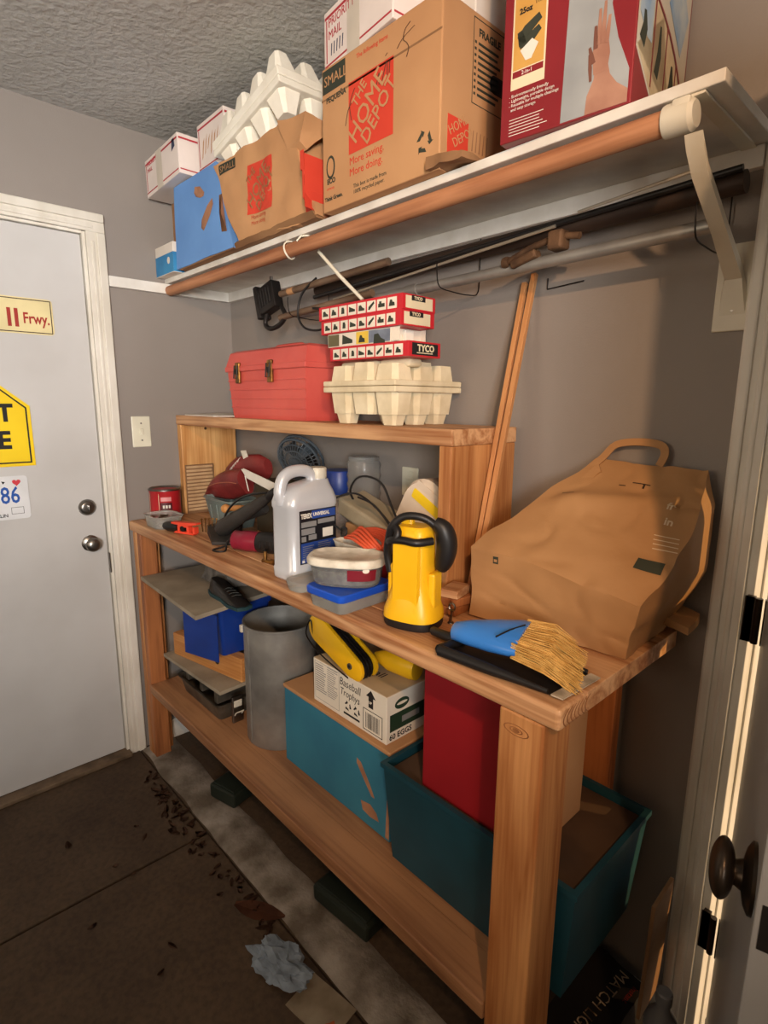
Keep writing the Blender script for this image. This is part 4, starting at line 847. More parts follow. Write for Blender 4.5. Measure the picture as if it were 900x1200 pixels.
LBK = mat('label_black', S(26, 26, 32), rough=.4); LBB = mat('label_blue', S(38, 70, 146), rough=.4); LBG = mat('label_grey', S(136, 136, 136), rough=.4)
L0 = (.0482, -.052, .052)
B().box(.0478, .0488, -.056, .068, .046, .188, .0004).obj('label', LBK, t)
L0 = (.0489, -.056, .046)
decal(t, 'blue_field', [R(.003, .003, .121, .056)], L0, FY, FZ, LBB); decal(t, 'blue_field', [R(.040, .118, .121, .139)], L0, FY, FZ, LBB)
text(t, 'TEREX', .017, Vector(L0)+Vector((0, .004, .122)), FY, FZ, INKW, bold=.0007, sx=.72, lift=.0009); text(t, 'UNIVERSAL', .013, Vector(L0)+Vector((0, .044, .125)), FY, FZ, INKW, bold=.0004, sx=.85, lift=.0009)
for a in ((.005, .098, .055, .112), (.060, .102, .118, .114), (.005, .078, .050, .094), (.005, .060, .020, .074), (.028, .062, .055, .076)): decal(t, 'grey_panel', [R(*a)], L0, FY, FZ, LBG, lift=.0006)
decal(t, 'white_panel', [R(.076, .064, .112, .088)], L0, FY, FZ, INKW, lift=.0006)
for k in range(7): decal(t, 'print_line', [R(.008, .046-k*.0055, .050-.01*random.random(), .0475-k*.0055), R(.060, .050-k*.0055, .108-.02*random.random(), .0515-k*.0055)], L0, FY, FZ, LBG, lift=.0009)
decal(t, 'white_square', [R(.006, .004, .014, .011)], L0, FY, FZ, INKW, lift=.0009)
# small flat container beside jug
t = thing('flat_tray', 'small flat cloudy plastic lid between the silver jug and the oval tub', 'lid', (1.155, -.425, HB+.0005), .1)
B().loft([rr3(.06, .12, .02, 0), rr3(.07, .13, .022, .020), rr3(.072, .132, .022, .026)]).obj('lid', CLEAR, t, smooth=35)
# blue lid box with oval tub
t = thing('blue_lid_box', 'clear flat box with a bright blue lid under the oval tub', 'box', (1.310, -.425, HB+.0005), .04)
B().loft([rr3(.112, .150, .014, 0), rr3(.122, .160, .016, .030)]).obj('box', CLEAR, t, smooth=35)
B().loft([rr3(.130, .168, .016, .030), rr3(.132, .170, .016, .034), rr3(.132, .170, .016, .044), rr3(.126, .164, .015, .047), rr3(.110, .148, .012, .0465)]).obj('lid', BLUEL, t, smooth=35)
t = thing('oval_tub', 'oval clear tub with dusty white lid and red label on the blue lid box', 'container', (1.300, -.425, HB+.0485), .62)
def oval(w, d, z, n=36): return [(w/2*math.copysign(abs(math.cos(a))**.7, math.cos(a)), d/2*math.copysign(abs(math.sin(a))**.7, math.sin(a)), z) for a in [2*PI*k/n for k in range(n)]]
B().loft([oval(.15, .098, 0), oval(.158, .104, .004), oval(.172, .116, .052)]).obj('tub', CLEARJ, t, smooth=35)
B().loft([oval(.140, .09, .006), oval(.150, .098, .036), oval(.12, .07, .042)]).obj('contents', mat('grey_hardware', S(136, 132, 122), S(88, 84, 76), scale=60, rough=.6, metal=.3), t, smooth=35)
B().loft([oval(.182, .126, .048), oval(.186, .130, .050), oval(.186, .130, .060), oval(.178, .122, .066), oval(.164, .108, .067), oval(.150, .094, .063)]).obj('lid', LIDW, t, smooth=35)
lp = oval(.172, .116, 0, 72)
bm = bmesh.new(); A = []
for k in range(55, 67):
    x, y, _ = lp[k % 72]; A.append([bm.verts.new((x*(.94+.07*z/.05)*1.005, y*(.94+.07*z/.05)*1.01, z)) for z in (.018, .044)])
for k in range(len(A)-1): bm.faces.new((A[k][0], A[k+1][0], A[k+1][1], A[k][1]))
me = D.meshes.new('label'); bm.to_mesh(me); bm.free(); me.materials.append(mat('maroon_label', S(122, 26, 40), rough=.4)); o = D.objects.new('label', me); COL.objects.link(o); o.parent = t
B().lathe([(.008, 0), (.008, .001)], 14, sy=.7, M=frame((.058, -.0535, .044), (1, .45, 0), FZ)).obj('label_emblem', INKW, t)
# yellow lantern
YELP = mat('lantern_yellow', S(244, 190, 30), S(234, 178, 22), rough=.35)
t = thing('lantern', 'yellow plastic lantern with black handle and base near the front of the bench', 'lantern', (1.500, -.405, HB+.0006), .30)
B().loft([oval(.118, .100, 0), oval(.122, .104, .006), oval(.120, .102, .018)]).obj('base', BLACKP, t, smooth=40)
B().loft([oval(.124, .106, .018), oval(.122, .104, .034), oval(.104, .090, .060), oval(.088, .080, .085), oval(.084, .078, .100), oval(.080, .074, .185), oval(.076, .068, .205), oval(.062, .054, .214)]).obj('body', YELP, t, smooth=40)
b = B(); b.loft([[(x*.028, -.0405-.0035, z) for x, z in ((-1, .052), (1, .052), (1, .178), (.7, .19), (-.7, .19), (-1, .178))], [(x*.031, -.0365, z) for x, z in ((-1, .048), (1, .048), (1, .182), (.7, .194), (-.7, .194), (-1, .182))]]); b.obj('front_panel', YELP, t)
B().box(.040, .056, -.02, .02, .035, .12, .005).obj('switch_pad', YELP, t); B().box(-.054, -.038, -.02, .02, .035, .13, .005).obj('switch_pad', YELP, t)
B().tube(spline([(-.050, -.014, .110), (-.056, -.018, .150), (-.046, -.030, .185), (-.034, -.036, .215), (-.010, -.030, .236), (.025, -.020, .236), (.05, -.008, .218), (.058, .004, .185), (.056, .01, .13)], 5), .0085, 10).obj('handle', BLACKP, t, smooth=60)
B().tube(spline([(-.046, -.030, .180), (-.028, -.044, .188), (0, -.047, .190), (.026, -.044, .188), (.050, -.020, .19)], 5), .0085, 8).obj('collar', BLACKP, t, smooth=60)
B().tube(spline([(-.03, -.036, .216), (-.018, -.042, .205), (-.02, -.046, .190)], 4), .008, 8).obj('collar', BLACKP, t, smooth=60)
b = B(); b.tube(spline([(.046, -.006, .226), (.064, 0, .212), (.070, .006, .180), (.064, .008, .145), (.056, .008, .125)], 5), [.012+.010*math.sin(PI*k/20) for k in range(21)], 14); b.obj('strap', BLACKP, t, smooth=60)
B().loft([oval(.03, .02, .214), oval(.028, .018, .228)], M=Matrix.Translation((-.022, .01, 0))).obj('lamp_cap', YELP, t)
# little metal hook and wood blocks by the post
t = thing('eye_screw', 'small shiny metal eye screw standing near the hutch post beside the paper bag', 'screw', (1.556, -.348, HB))
B().tube([(0, 0, .0022), (.004, -.002, .030)], .0022, 8).obj('shank', NICKEL, t); B().tube([(.004+.008*math.sin(a), -.002, .038+.008*math.cos(a)) for a in [2*PI*k/16 for k in range(16)]], .0022, 8, closed=True).obj('eye', NICKEL, t)
B().lathe([(.007, 0), (.006, .003)], 12).obj('plate', NICKEL, t)
for i, (z, rz, dx) in enumerate(((0, .1, 0), (.0195, -.15, .004), (.039, .25, -.002))):
    t = thing('wood_offcut', ['lowest dark wood offcut stacked between hutch post and paper bag', 'middle wood offcut of the little stack beside the paper bag', 'top wood offcut of the little stack beside the paper bag'][i], 'wood block', (1.516+dx, -.285, HB+z+.0005), rz, 'wood offcuts beside the paper bag')
    B().box(-.022, .022, -.034, .034, 0, .019, .002).obj('block', WX if i == 2 else WZR, t)
# paper shopping bag
t = thing('paper_bag', 'crumpled brown paper shopping bag leaning against the wall at the right end of the bench', 'bag', (0, 0, 0))
C8 = [(1.560, -.288, 1.001), (1.886, -.243, 1.001), (1.60, -.045, 1.001), (1.885, -.045, 1.001), (1.545, -.272, 1.160), (1.885, -.250, 1.118), (1.695, -.030, 1.345), (1.925, -.028, 1.340)]
bag = B().warp(C8, (44, 44, 26), amp=.008, freq=8, seed=11, crease=.5); bg_ = bag
for v in bag.bm.verts:   # let the right side and the broad face bulge
    k_ = max(0, min(1, (v.co.z-1.0)/.345)); x_ = max(0, (v.co.x-1.70)/.2)
    v.co.x += .040*min(1.15, x_)*math.sin(PI*k_)**1.2; v.co.x = min(v.co.x, 1.944)
    bulge = max(0, math.sin(PI*max(0, min(1, (v.co.x-1.55)/.38))))*math.sin(PI*max(0, min(1, (v.co.z-1.13)/.23)))
    fold = math.exp(-((v.co.z-1.262-.05*(v.co.x-1.75))/.016)**2)*(1 if 1.58 < v.co.x < 1.90 else .3)*(v.co.z > 1.15)
    cr = noise.noise(Vector((v.co.x*9+v.co.z*14, v.co.z*10-v.co.x*6, 3.3))); cr = (1-abs(cr)*2.2)**3 if abs(cr) < .45 else 0
    xl_ = 1.545+.15*max(0, (v.co.z-1.16)/.185); wl = max(0, min(1, (v.co.x-xl_)/.09)); wl = wl*wl*(3-2*wl)
    v.co.z += wl*(.006*bulge+.010*fold-.004*cr); v.co.y -= wl*(.006*bulge+.008*fold-.004*cr)
    v.co.z = max(v.co.z, 1.001); v.co.y = min(v.co.y, -.003)
bo = bag.obj('bag_body', KRAFT, t, smooth=42)
hx = (Vector((1.925, -.028, 1.340))-Vector((1.695, -.030, 1.345))).normalized()
def strap(pts, w, m, name):
    secs = []
    P = spline(pts, 4)
    for i, p in enumerate(P):
        d = (P[min(i+1, len(P)-1)]-P[max(i-1, 0)]).normalized(); n = Vector((0, -1, .4)).normalized(); s_ = d.cross(n).normalized()*w/2; n = n*.0012
        secs.append([tuple(p-s_-n), tuple(p+s_-n), tuple(p+s_+n), tuple(p-s_+n)])
    return B().loft(secs).obj(name, m, t, smooth=50)
strap([(1.695, -.055, 1.325), (1.715, -.038, 1.350), (1.735, -.022, 1.378), (1.78, -.016, 1.386), (1.825, -.016, 1.382), (1.838, -.022, 1.365), (1.832, -.030, 1.340)], .016, KRAFT, 'handle')
strap([(1.70, -.085, 1.300), (1.712, -.062, 1.322), (1.72, -.058, 1.328)], .020, KRAFT, 'handle_patch')
dk = mat('dark_paper_slot', S(60, 42, 26), rough=.9)
NB = (0, -.75, .66)
m1 = [gdecal(t, 'slit', 0, 0, .035, .0025, (1.800, -.12, 1.345), FX, (0, .6, .8), dk, 4), gdecal(t, 'slit', 0, 0, .014, .0025, (1.775, -.12, 1.332), FX, (0, .6, .8), dk, 4),
      gdecal(t, 'slit', 0, 0, .004, .010, (1.822, -.12, 1.332), FX, (0, .6, .8), dk, 4), gdecal(t, 'slit', 0, 0, .028, .002, (1.675, -.16, 1.30), (1, 0, .2), (0, .6, .8), dk, 4)]
conform(m1, bo, NB, .0008, .12)
WINK = mat('pale_bag_ink', S(214, 190, 158), rough=.8)
m2 = [gdecal(t, 'recycling_stamp', 0, 0, .012, .016, (1.602, -.32, 1.128), FX, FZ, INKG, 4)]
m2b = [gdecal(t, 'recycling_stamp_inner', 0, 0, .007, .006, (1.6045, -.32, 1.132), FX, FZ, KRAFT, 3)]
conform(m2, bo, (0, -1, 0), .0008); conform(m2b, bo, (0, -1, 0), .0014)
m3_ = [text(t, 'fr', .022, (1.886, -.130, 1.280), FX, (0, .6, .8), WINK, bold=.0006), text(t, 'in', .022, (1.890, -.150, 1.256), FX, (0, .6, .8), WINK, bold=.0006)]
m3_ += [gdecal(t, 'print_line', 0, 0, .045, .0018, (1.882+.002*k, -.168-.006*k, 1.236-k*.0075), FX, (0, .6, .8), WINK, 4) for k in range(4)]
m3_ += [gdecal(t, 'barcode_block', 0, 0, .048, .026, (1.872, -.215, 1.172), FX, (0, .6, .8), INKG, 6)]
conform(m3_, bo, NB, .0010, .15)
B().warp([(1.885, -.10, 1.035), (1.945, -.10, 1.025), (1.885, -.02, 1.035), (1.94, -.03, 1.03), (1.885, -.105, 1.055), (1.945, -.10, 1.04), (1.885, -.02, 1.06), (1.94, -.03, 1.05)], (4, 6, 2), amp=.004, freq=20, seed=4).obj('gusset_flap', KRAFT, t, smooth=40)
# hand brush with dustpan
t = thing('dustpan', 'black plastic dustpan with pale worn lip lying at the front corner of the bench', 'dustpan', (0, 0, 0))
DPK = mat('dustpan_black', S(26, 25, 26), rough=.5)
Zb = HB+.001
B().loft([[(1.650, -.487, Zb), (1.874, -.462, Zb), (1.882, -.355, Zb), (1.640, -.37, Zb)], [(1.648, -.490, Zb+.004), (1.876, -.465, Zb+.003), (1.884, -.352, Zb+.003), (1.638, -.367, Zb+.006)]]).obj('pan', DPK, t)
for p_, q_ in (((1.648, -.488), (1.86, -.464)), ((1.642, -.369), (1.87, -.352)), ((1.648, -.488), (1.642, -.369))):
    p_, q_ = Vector((*p_, Zb+.012)), Vector((*q_, Zb+.006)); B().tube([p_, p_.lerp(q_, .5), q_], [.011, .010, .004], 8).obj('side_wall', DPK, t, smooth=50)
B().loft([[(1.868, -.468, Zb+.003), (1.888, -.465, Zb+.002), (1.894, -.352, Zb+.002), (1.876, -.352, Zb+.003)], [(1.868, -.468, Zb+.006), (1.888, -.465, Zb+.004), (1.894, -.352, Zb+.004), (1.876, -.352, Zb+.006)]]).obj('lip', mat('worn_pale_plastic', S(196, 182, 160), S(140, 128, 110), scale=30, rough=.6), t)
bar(B(), (1.575, -.43, Zb+.012), (1.645, -.43, Zb+.012), .009, .011).obj('handle', DPK, t, smooth=50)
t = thing('hand_brush', 'blue plastic hand brush with yellow straw bristles on the black dustpan', 'brush', (0, 0, 0))
BRB = mat('brush_blue', S(62, 134, 220), S(52, 122, 206), rough=.3)
secs = []
for tt, w_, h_ in ((0, .012, .012), (.03, .020, .016), (.25, .030, .021), (.6, .046, .023), (.9, .056, .022), (1, .056, .018)):
    c = Vector((1.636, -.437, 1.034)).lerp(Vector((1.768, -.396, 1.048)), tt); ax = Vector((.95, .29, 0)).normalized(); sd = Vector((-ax.y, ax.x, .12))
    secs.append([tuple(c+sd*math.cos(a)*w_+Vector((0, 0, 1))*math.sin(a)*h_) for a in [2*PI*k/20 for k in range(20)]])
B().loft(secs).obj('head', BRB, t, smooth=50)
b = B(); random.seed(5)
for k in range(620):
    s_ = random.uniform(-1, 1); h_ = random.uniform(-1, 1)
    r0 = Vector((1.760, -.398, 1.047))+Vector((-.29, .95, .1))*.052*s_+Vector((0, 0, .014*h_))
    tip = Vector((1.868, -.380, 1.030))+Vector((-.22, .97, .1))*.064*s_+Vector((random.uniform(-.018, .012)-.02*(s_ > .5), random.uniform(-.005, .005), .012*h_-.006*abs(s_)))
    tip += Vector((.95, .1, 0))*.012*(-s_)
    mid = r0.lerp(tip, .55)+Vector((0, 0, .010))+Vector((random.uniform(-.003, .003),)*3)
    b.tube([r0, mid, tip], [.0011, .0010, .0006], 4)
o = b.obj('bristles', mat('straw_bristle', S(226, 182, 104), S(196, 150, 76), scale=60, rough=.7), t); o['kind'] = 'stuff'
B().tube([(1.745, -.45, 1.060), (1.752, -.42, 1.066), (1.762, -.385, 1.069)], .0016, 6).obj('stitch_line', BLACKP, t)

# ------------------------------------------------------------------ back of the bench under the hutch
# clip fan
FANG = mat('fan_grey_blue', S(84, 92, 98), S(66, 74, 82), rough=.4)
t = thing('desk_fan', 'small grey blue desk fan with a round wire grille behind the silver jug', 'fan', (.700, -.105, HB))
nf = Vector((.30, -.85, -.42)).normalized(); Mf = nf.to_track_quat('Z', 'Y').to_matrix().to_4x4(); Mf.translation = Vector((0, -.04, .268))
b = B()
for r_, z_ in ((.082, 0), (.066, .010), (.046, .016), (.026, .019), (.084, -.02)): b.tube([(r_*math.cos(a), r_*math.sin(a), z_) for a in [2*PI*k/32 for k in range(32)]], .0024 if r_ < .08 else .005, 6, closed=True)
for k in range(36):
    a = 2*PI*k/36; b.tube([(.012*math.cos(a), .012*math.sin(a), .020), (.046*math.cos(a), .046*math.sin(a), .016), (.082*math.cos(a), .082*math.sin(a), 0), (.084*math.cos(a), .084*math.sin(a), -.02)], .0012, 5)
bmesh.ops.transform(b.bm, matrix=Mf, verts=b.bm.verts); o = b.obj('grille', FANG, t, smooth=60); o['kind'] = 'stuff'
b = B(); b.lathe([(.015, .018), (.016, .022), (.002, .024)], 16, M=Mf); b.obj('grille_badge', FANG, t, smooth=40)
for k in range(3):
    a = 2*PI*k/3; b = B(); secs = []
    for r_ in (.012, .035, .055, .070): secs.append([(r_*math.cos(a+d)-0, r_*math.sin(a+d), z) for d, z in ((-.45, -.016), (-.43, -.018), (.42, -.004), (.40, -.002))])
    b.loft(secs, M=Mf); b.obj('blade', BLACKP, t, smooth=40)
B().lathe([(.016, 0), (.03, -.02), (.034, -.05), (.028, -.075), (.012, -.085)], 20, M=Mf).obj('motor', FANG, t, smooth=40)
B().tube([(0, -.01, .012), (0, -.005, .18), (.01, .005, .265)], .010, 10).obj('stand', FANG, t, smooth=40); B().lathe([(.055, 0), (.055, .012), (.03, .02)], 24).obj('base', FANG, t, smooth=40)
# jars
t = thing('blue_capped_jar', 'translucent jar with a big blue lid between the fan and the clear ribbed jar', 'jar', (.868, -.105, HB))
B().lathe([(.045, 0), (.048, .006), (.048, .175)], 24).obj('jar', CLEAR, t, smooth=40); B().lathe([(.052, .175), (.053, .18), (.053, .245), (.050, .250), (.02, .251)], 28).obj('lid', DKBLUE, t, smooth=40)
B().lathe([(.044, .006), (.044, .15)], 20).obj('contents', mat('pinkish_contents', S(176, 130, 110), S(140, 96, 80), scale=50, rough=.8), t, smooth=40)
t = thing('ribbed_jar', 'clear ribbed plastic jar standing at the back wall under the hutch', 'jar', (.985, -.10, HB))
pr_ = [(.050, 0), (.053, .004)]
for k in range(9): pr_ += [(.054, .02+k*.028), (.050, .034+k*.028)]
pr_ += [(.054, .278), (.046, .290), (.046, .300)]
B().lathe(pr_, 32, cap1=False).obj('jar', CLEARJ, t, smooth=50)
B().lathe([(.0475, .290), (.0475, .302), (.045, .303)], 28).obj('lid', CLEARJ, t, smooth=40)
# outlet
t = thing('wall_outlet', 'cream outlet plate on the back wall under the raised shelf', 'outlet', (1.09, 0, 1.225))
B().box(-.034, .034, -.006, 0, -.045, .045, .003).obj('plate', MATS['cream_plastic'], t)
for z in (-.02, .02): B().box(-.014, .014, -.0085, -.006, z-.012, z+.012, .002).obj('socket', MATS['cream_plastic'], t)
# cardboard box carrying the adapter
t = thing('low_brown_box', 'low dark brown cardboard box under the beige transformer', 'box', (1.065, -.275, HB))
B().box(0, .115, 0, .13, 0, .085, .002).obj('carton', CARDD, t)
BEIGE = mat('beige_grey_plastic', S(160, 148, 124), S(140, 128, 104), scale=8, rough=.5)
t = thing('transformer_box', 'beige grey electrical transformer box lying tilted amid black cables', 'transformer', (1.055, -.262, 1.155), rot=(.15, .28, 0))
B().box(0, .225, 0, .095, 0, .050, .006).obj('case', BEIGE, t); B().box(.05, .19, -.0015, 0, .008, .042, .0005).obj('side_plate', BEIGE, t)
B().box(.222, .235, .02, .07, .008, .042, .003).obj('end_cap', BLACKP, t)
t = thing('cardboard_wedge', 'crumpled tan paper wad under the beige transformer box', 'paper', (1.12, -.20, HB+.086))
B().warp([(-.05, -.05, 0), (.10, -.04, -.08), (-.05, .06, 0), (.10, .05, -.08), (-.05, -.05, .045), (.10, -.04, .025), (-.05, .06, .05), (.10, .05, .03)], (8, 6, 5), amp=.006, freq=25).obj('wad', KRAFT, t, smooth=40) if False else B().box(-.045, .055, -.05, .05, 0.0005, .045, .006).obj('wad', KRAFT, t)
t = thing('black_cables', 'thin black cables looping over the beige transformer box', 'cable', (0, 0, 0))
B().tube(spline([(1.10, -.235, 1.19), (1.10, -.25, 1.225), (1.13, -.25, 1.262), (1.17, -.24, 1.268), (1.21, -.23, 1.25), (1.25, -.235, 1.20), (1.30, -.25, 1.15)], 8), .0032, 8).obj('cable', BLACKP, t, smooth=60)
B().tube(spline([(1.14, -.31, 1.125), (1.08, -.315, 1.15), (1.072, -.31, 1.185), (1.11, -.29, 1.215), (1.17, -.28, 1.225), (1.24, -.27, 1.19), (1.31, -.27, 1.14)], 8), .0028, 8).obj('cable', BLACKP, t, smooth=60)
B().tube(spline([(1.18, -.29, 1.22), (1.23, -.28, 1.205), (1.28, -.275, 1.165), (1.32, -.28, 1.13)], 8), .0028, 8).obj('cable', BLACKP, t, smooth=60)
B().tube(spline([(1.14, -.312, 1.127), (1.16, -.33, 1.118), (1.185, -.335, 1.128), (1.18, -.33, 1.142), (1.155, -.325, 1.138)], 6), .0028, 8).obj('cable', BLACKP, t, smooth=60)
# white caddy with red side and orange cord
t = thing('white_red_bin', 'small white and red plastic bin holding a coiled orange cord', 'bin', (1.235, -.315, HB))
B().loft([rr3(.10, .07, .012, 0), rr3(.125, .09, .015, .085)]).obj('red_body', mat('deep_red_plastic', S(140, 24, 30), rough=.4), t, smooth=35)
B().loft([rr3(.126, .091, .015, .085), rr3(.130, .095, .016, .090), rr3(.142, .105, .018, .112), rr3(.148, .110, .02, .116), rr3(.140, .102, .018, .116), rr3(.12, .086, .014, .100)]).obj('white_rim', LIDW, t, smooth=35)
B().box(-.052, -.01, -.0475, -.038, .02, .09, .003).obj('white_panel', LIDW, t)
t = thing('extension_cord', 'orange extension cord coiled on the white and red bin', 'cord', (1.245, -.315, 1.124))
OC = mat('orange_cord_rubber', S(206, 84, 50), S(186, 70, 40), rough=.5)
for k in range(5):
    B().tube(spline([(-.045+.004*k, -.035+.006*k, .0+.003*k), (-.01, -.04+.008*k, .004+.006*k), (.035+.006*k, -.045+.006*k, -.004+.002*k), (.065, -.03+.008*k, -.020), (.05, .01+.006*k, -.004+.004*k), (0, .02+.004*k, .004+.004*k), (-.04, 0+.006*k, .002+.003*k)], 5), .0042, 8).obj('coil', OC, t, smooth=60)
# white bin with yellow strip
MILK = mat('milky_plastic', S(222, 206, 186), S(208, 190, 168), scale=6, rough=.35)
t = thing('milky_case', 'milky rounded plastic case with a yellow strip leaning beside the hutch post', 'case', (1.285, -.165, HB+.002), rot=(-.05, .46, -.05))
def rsec(w, h, r, y): return [(x, y, z) for x, z in rrect(-w/2, 0, w/2, h, r, 6)]
B().loft([rsec(.180, .215, .070, -.045), rsec(.190, .225, .075, -.038), rsec(.190, .225, .075, .025), rsec(.180, .215, .070, .032)], M=Matrix.Translation((-.03, 0, .045))).obj('shell', MILK, t, smooth=35)
B().prism(rrect(-.075, -.013, .058, .013, .004), .003, frame((-.02, -.0465, .215), FX, FZ)).obj('yellow_strip', YEL, t)
B().prism(rrect(-.075, -.008, .05, .008, .004), .004, frame((-.02, -.0465, .245), FX, FZ)).obj('ridge', MILK, t)
B().tube(spline([(-.08, -.048, .09), (-.06, -.058, .12), (-.02, -.060, .128), (.02, -.058, .11), (.03, -.048, .085)], 5), .005, 8).obj('clasp', LIDW, t, smooth=50)

# ================================================================== LOWER SHELF (top at z = .337)
ZL = .3375
PLY = mat('dusty_grey_plywood', S(158, 146, 126), S(134, 122, 104), scale=9, rough=.85)
# left stack
t = thing('wire_tray', 'dark metal tray with pale bent rim on the lower shelf below the grey boards', 'tray', (.40, -.335, ZL))
MT = mat('grimy_metal', S(112, 104, 92), S(72, 64, 54), scale=14, rough=.5, metal=.6)
B().loft([rr3(.30, .14, .015, 0), rr3(.33, .165, .02, .06), rr3(.345, .18, .022, .062), rr3(.345, .18, .022, .066), rr3(.325, .16, .02, .063), rr3(.292, .132, .015, .003)]).obj('tray', MT, t, smooth=35)
for x in (-.12, 0, .12): B().box(x-.012, x+.012, -.07, .07, .055, .146, .003).obj('spacer', MT, t)
t = thing('metal_clip', 'small pale metal buckle hanging at the end of the dark metal tray', 'clip', (.590, -.36, ZL))
B().box(0, .012, -.022, .022, 0, .10, .004).obj('body', NICKEL, t); B().tube([(.012, -.014, .03), (.024, -.014, .045), (.024, .014, .045), (.012, .014, .03)], .0025, 6).obj('loop', LIDW, t); B().box(.001, .014, -.016, .016, .06, .085, .002).obj('slot_bar', LIDW, t)
t = thing('grey_board', 'dusty grey plywood board lower of two, resting on the dark metal tray', 'board', (0, 0, .4845))
B().loft([[(.215, -.465, 0), (.636, -.442, 0), (.62, -.20, 0), (.20, -.22, 0)], [(.215, -.465, .013), (.636, -.442, .013), (.62, -.20, .013), (.20, -.22, .013)]]).obj('panel', PLY, t)
t = thing('wood_block', 'pale wooden beam offcut with a round knot hole on the lower grey board', 'wood block', (.245, -.435, .4985), .20)
B().box(0, .395, 0, .040, 0, .088, .003).obj('block', BLOCKW, t)
decal(t, 'knot_hole', [circ(.262, .040, .011, 14, .008)], O, FX, FZ, dk)
t = thing('blue_bin', 'dark blue plastic bin with a white catch on the pale wooden beam offcut', 'bin', (.42, -.31, .5875))
B().loft([rr3(.30, .16, .012, 0), rr3(.35, .20, .015, .17), rr3(.365, .215, .018, .172), rr3(.365, .215, .018, .192), rr3(.34, .19, .015, .192), rr3(.33, .18, .014, .18)]).obj('bin', DKBLUE, t, smooth=35)
B().box(.176, .192, -.03, .02, .085, .112, .003).obj('catch', LIDW, t); B().tube([(.185, .02, .10), (.21, .05, .104), (.215, .09, .11)], .003, 6).obj('catch_wire', NICKEL, t)
t = thing('plastic_sheet', 'dark blue plastic sheet standing in front of the blue bin', 'panel', (.448, -.475, .5875), .30)
B().box(.0, .165, 0, .004, 0.0, .17, .001).obj('sheet', DKBLUE, t)
t = thing('grey_board', 'dusty grey plywood board upper of two, above the blue bin beside the left bench leg', 'board', (0, 0, .7810))
B().loft([[(.125, -.497, 0), (.655, -.520, 0), (.60, -.20, 0), (.122, -.20, 0)], [(.125, -.497, .014), (.655, -.520, .014), (.60, -.20, .014), (.122, -.20, .014)]]).obj('panel', PLY, t)
TEAL = mat('dark_teal_rubber', S(34, 66, 72), S(24, 50, 56), scale=10, rough=.6)
t = thing('work_shoe', 'dark teal and black work shoe on the upper grey board under the bench top', 'shoe', (.47, -.365, .7955), -.05); t.scale = (.9, .9, .66)
B().loft([[(x, y, z) for x, y in ((0, -.025), (.05, -.038), (.13, -.034), (.21, -.042), (.27, -.03), (.28, 0), (.27, .03), (.20, .042), (.12, .032), (.05, .036), (0, .022), (-.008, 0))] for z in (0, .018)]).obj('sole', TEAL, t, smooth=40)
B().loft([[(x, y, .018) for x, y in ((.004, -.022), (.05, -.033), (.13, -.030), (.21, -.037), (.26, -.027), (.272, 0), (.26, .027), (.20, .037), (.12, .028), (.05, .031), (.004, .019), (-.002, 0))],
          [(x, y, z) for x, y, z in ((.008, -.018, .05), (.05, -.028, .05), (.12, -.026, .05), (.20, -.028, .045), (.24, -.02, .038), (.25, 0, .036), (.24, .02, .038), (.19, .028, .045), (.12, .024, .05), (.05, .026, .05), (.008, .016, .05), (.0, 0, .05))],
          [(x, y, z) for x, y, z in ((.015, -.014, .085), (.045, -.022, .085), (.09, -.02, .08), (.12, -.012, .07), (.14, -.008, .062), (.145, 0, .06), (.14, .008, .062), (.12, .012, .07), (.09, .018, .08), (.045, .02, .085), (.015, .012, .085), (.01, 0, .085))]]).obj('upper', BLACKP, t, smooth=60)
for k in range(4): B().tube([(.135+.022*k, -.018, .062-.004*k), (.135+.022*k, 0, .068-.005*k), (.14+.022*k, .018, .062-.004*k)], .002, 6).obj('lace', mat('dark_lace', S(70, 70, 66), rough=.8), t)
t = thing('grey_rag', 'crumpled grey rag behind the work shoe on the upper grey board', 'rag', (.42, -.28, .7955))
B().warp([(-.10, -.06, 0), (.10, -.05, 0), (-.09, .06, 0), (.10, .06, 0), (-.08, -.05, .06), (.07, -.04, .09), (-.07, .05, .07), (.08, .05, .06)], (14, 10, 7), amp=.014, freq=22, seed=8, crease=.5)
bmr = B().warp([(-.10, -.06, .012), (.10, -.05, .012), (-.09, .06, .012), (.10, .06, .012), (-.08, -.05, .06), (.07, -.04, .09), (-.07, .05, .07), (.08, .05, .06)], (14, 10, 7), amp=.012, freq=22, seed=8, crease=.4); 
for v in bmr.bm.verts: v.co.z = max(v.co.z, 0)
bmr.obj('rag', mat('grey_cloth', S(112, 106, 98), S(78, 72, 66), scale=18, rough=.95, bump=.4, bscale=60), t, smooth=50)
# galvanised bin
t = thing('metal_bin', 'tall round galvanized metal bin on the lower shelf', 'bin', (.752, -.272, ZL))
hz = .415
b = B(); b.lathe([(.118, 0), (.120, .004), (.120, hz-.008), (.1225, hz-.006), (.1225, hz), (.1175, hz), (.1170, hz-.01), (.1165, .006)], 48, cap1=True); b.obj('drum', GALV, t, smooth=30)
B().box(-.004, .004, -.1225, -.119, .005, hz-.01, .001).obj('seam', GALV, t)
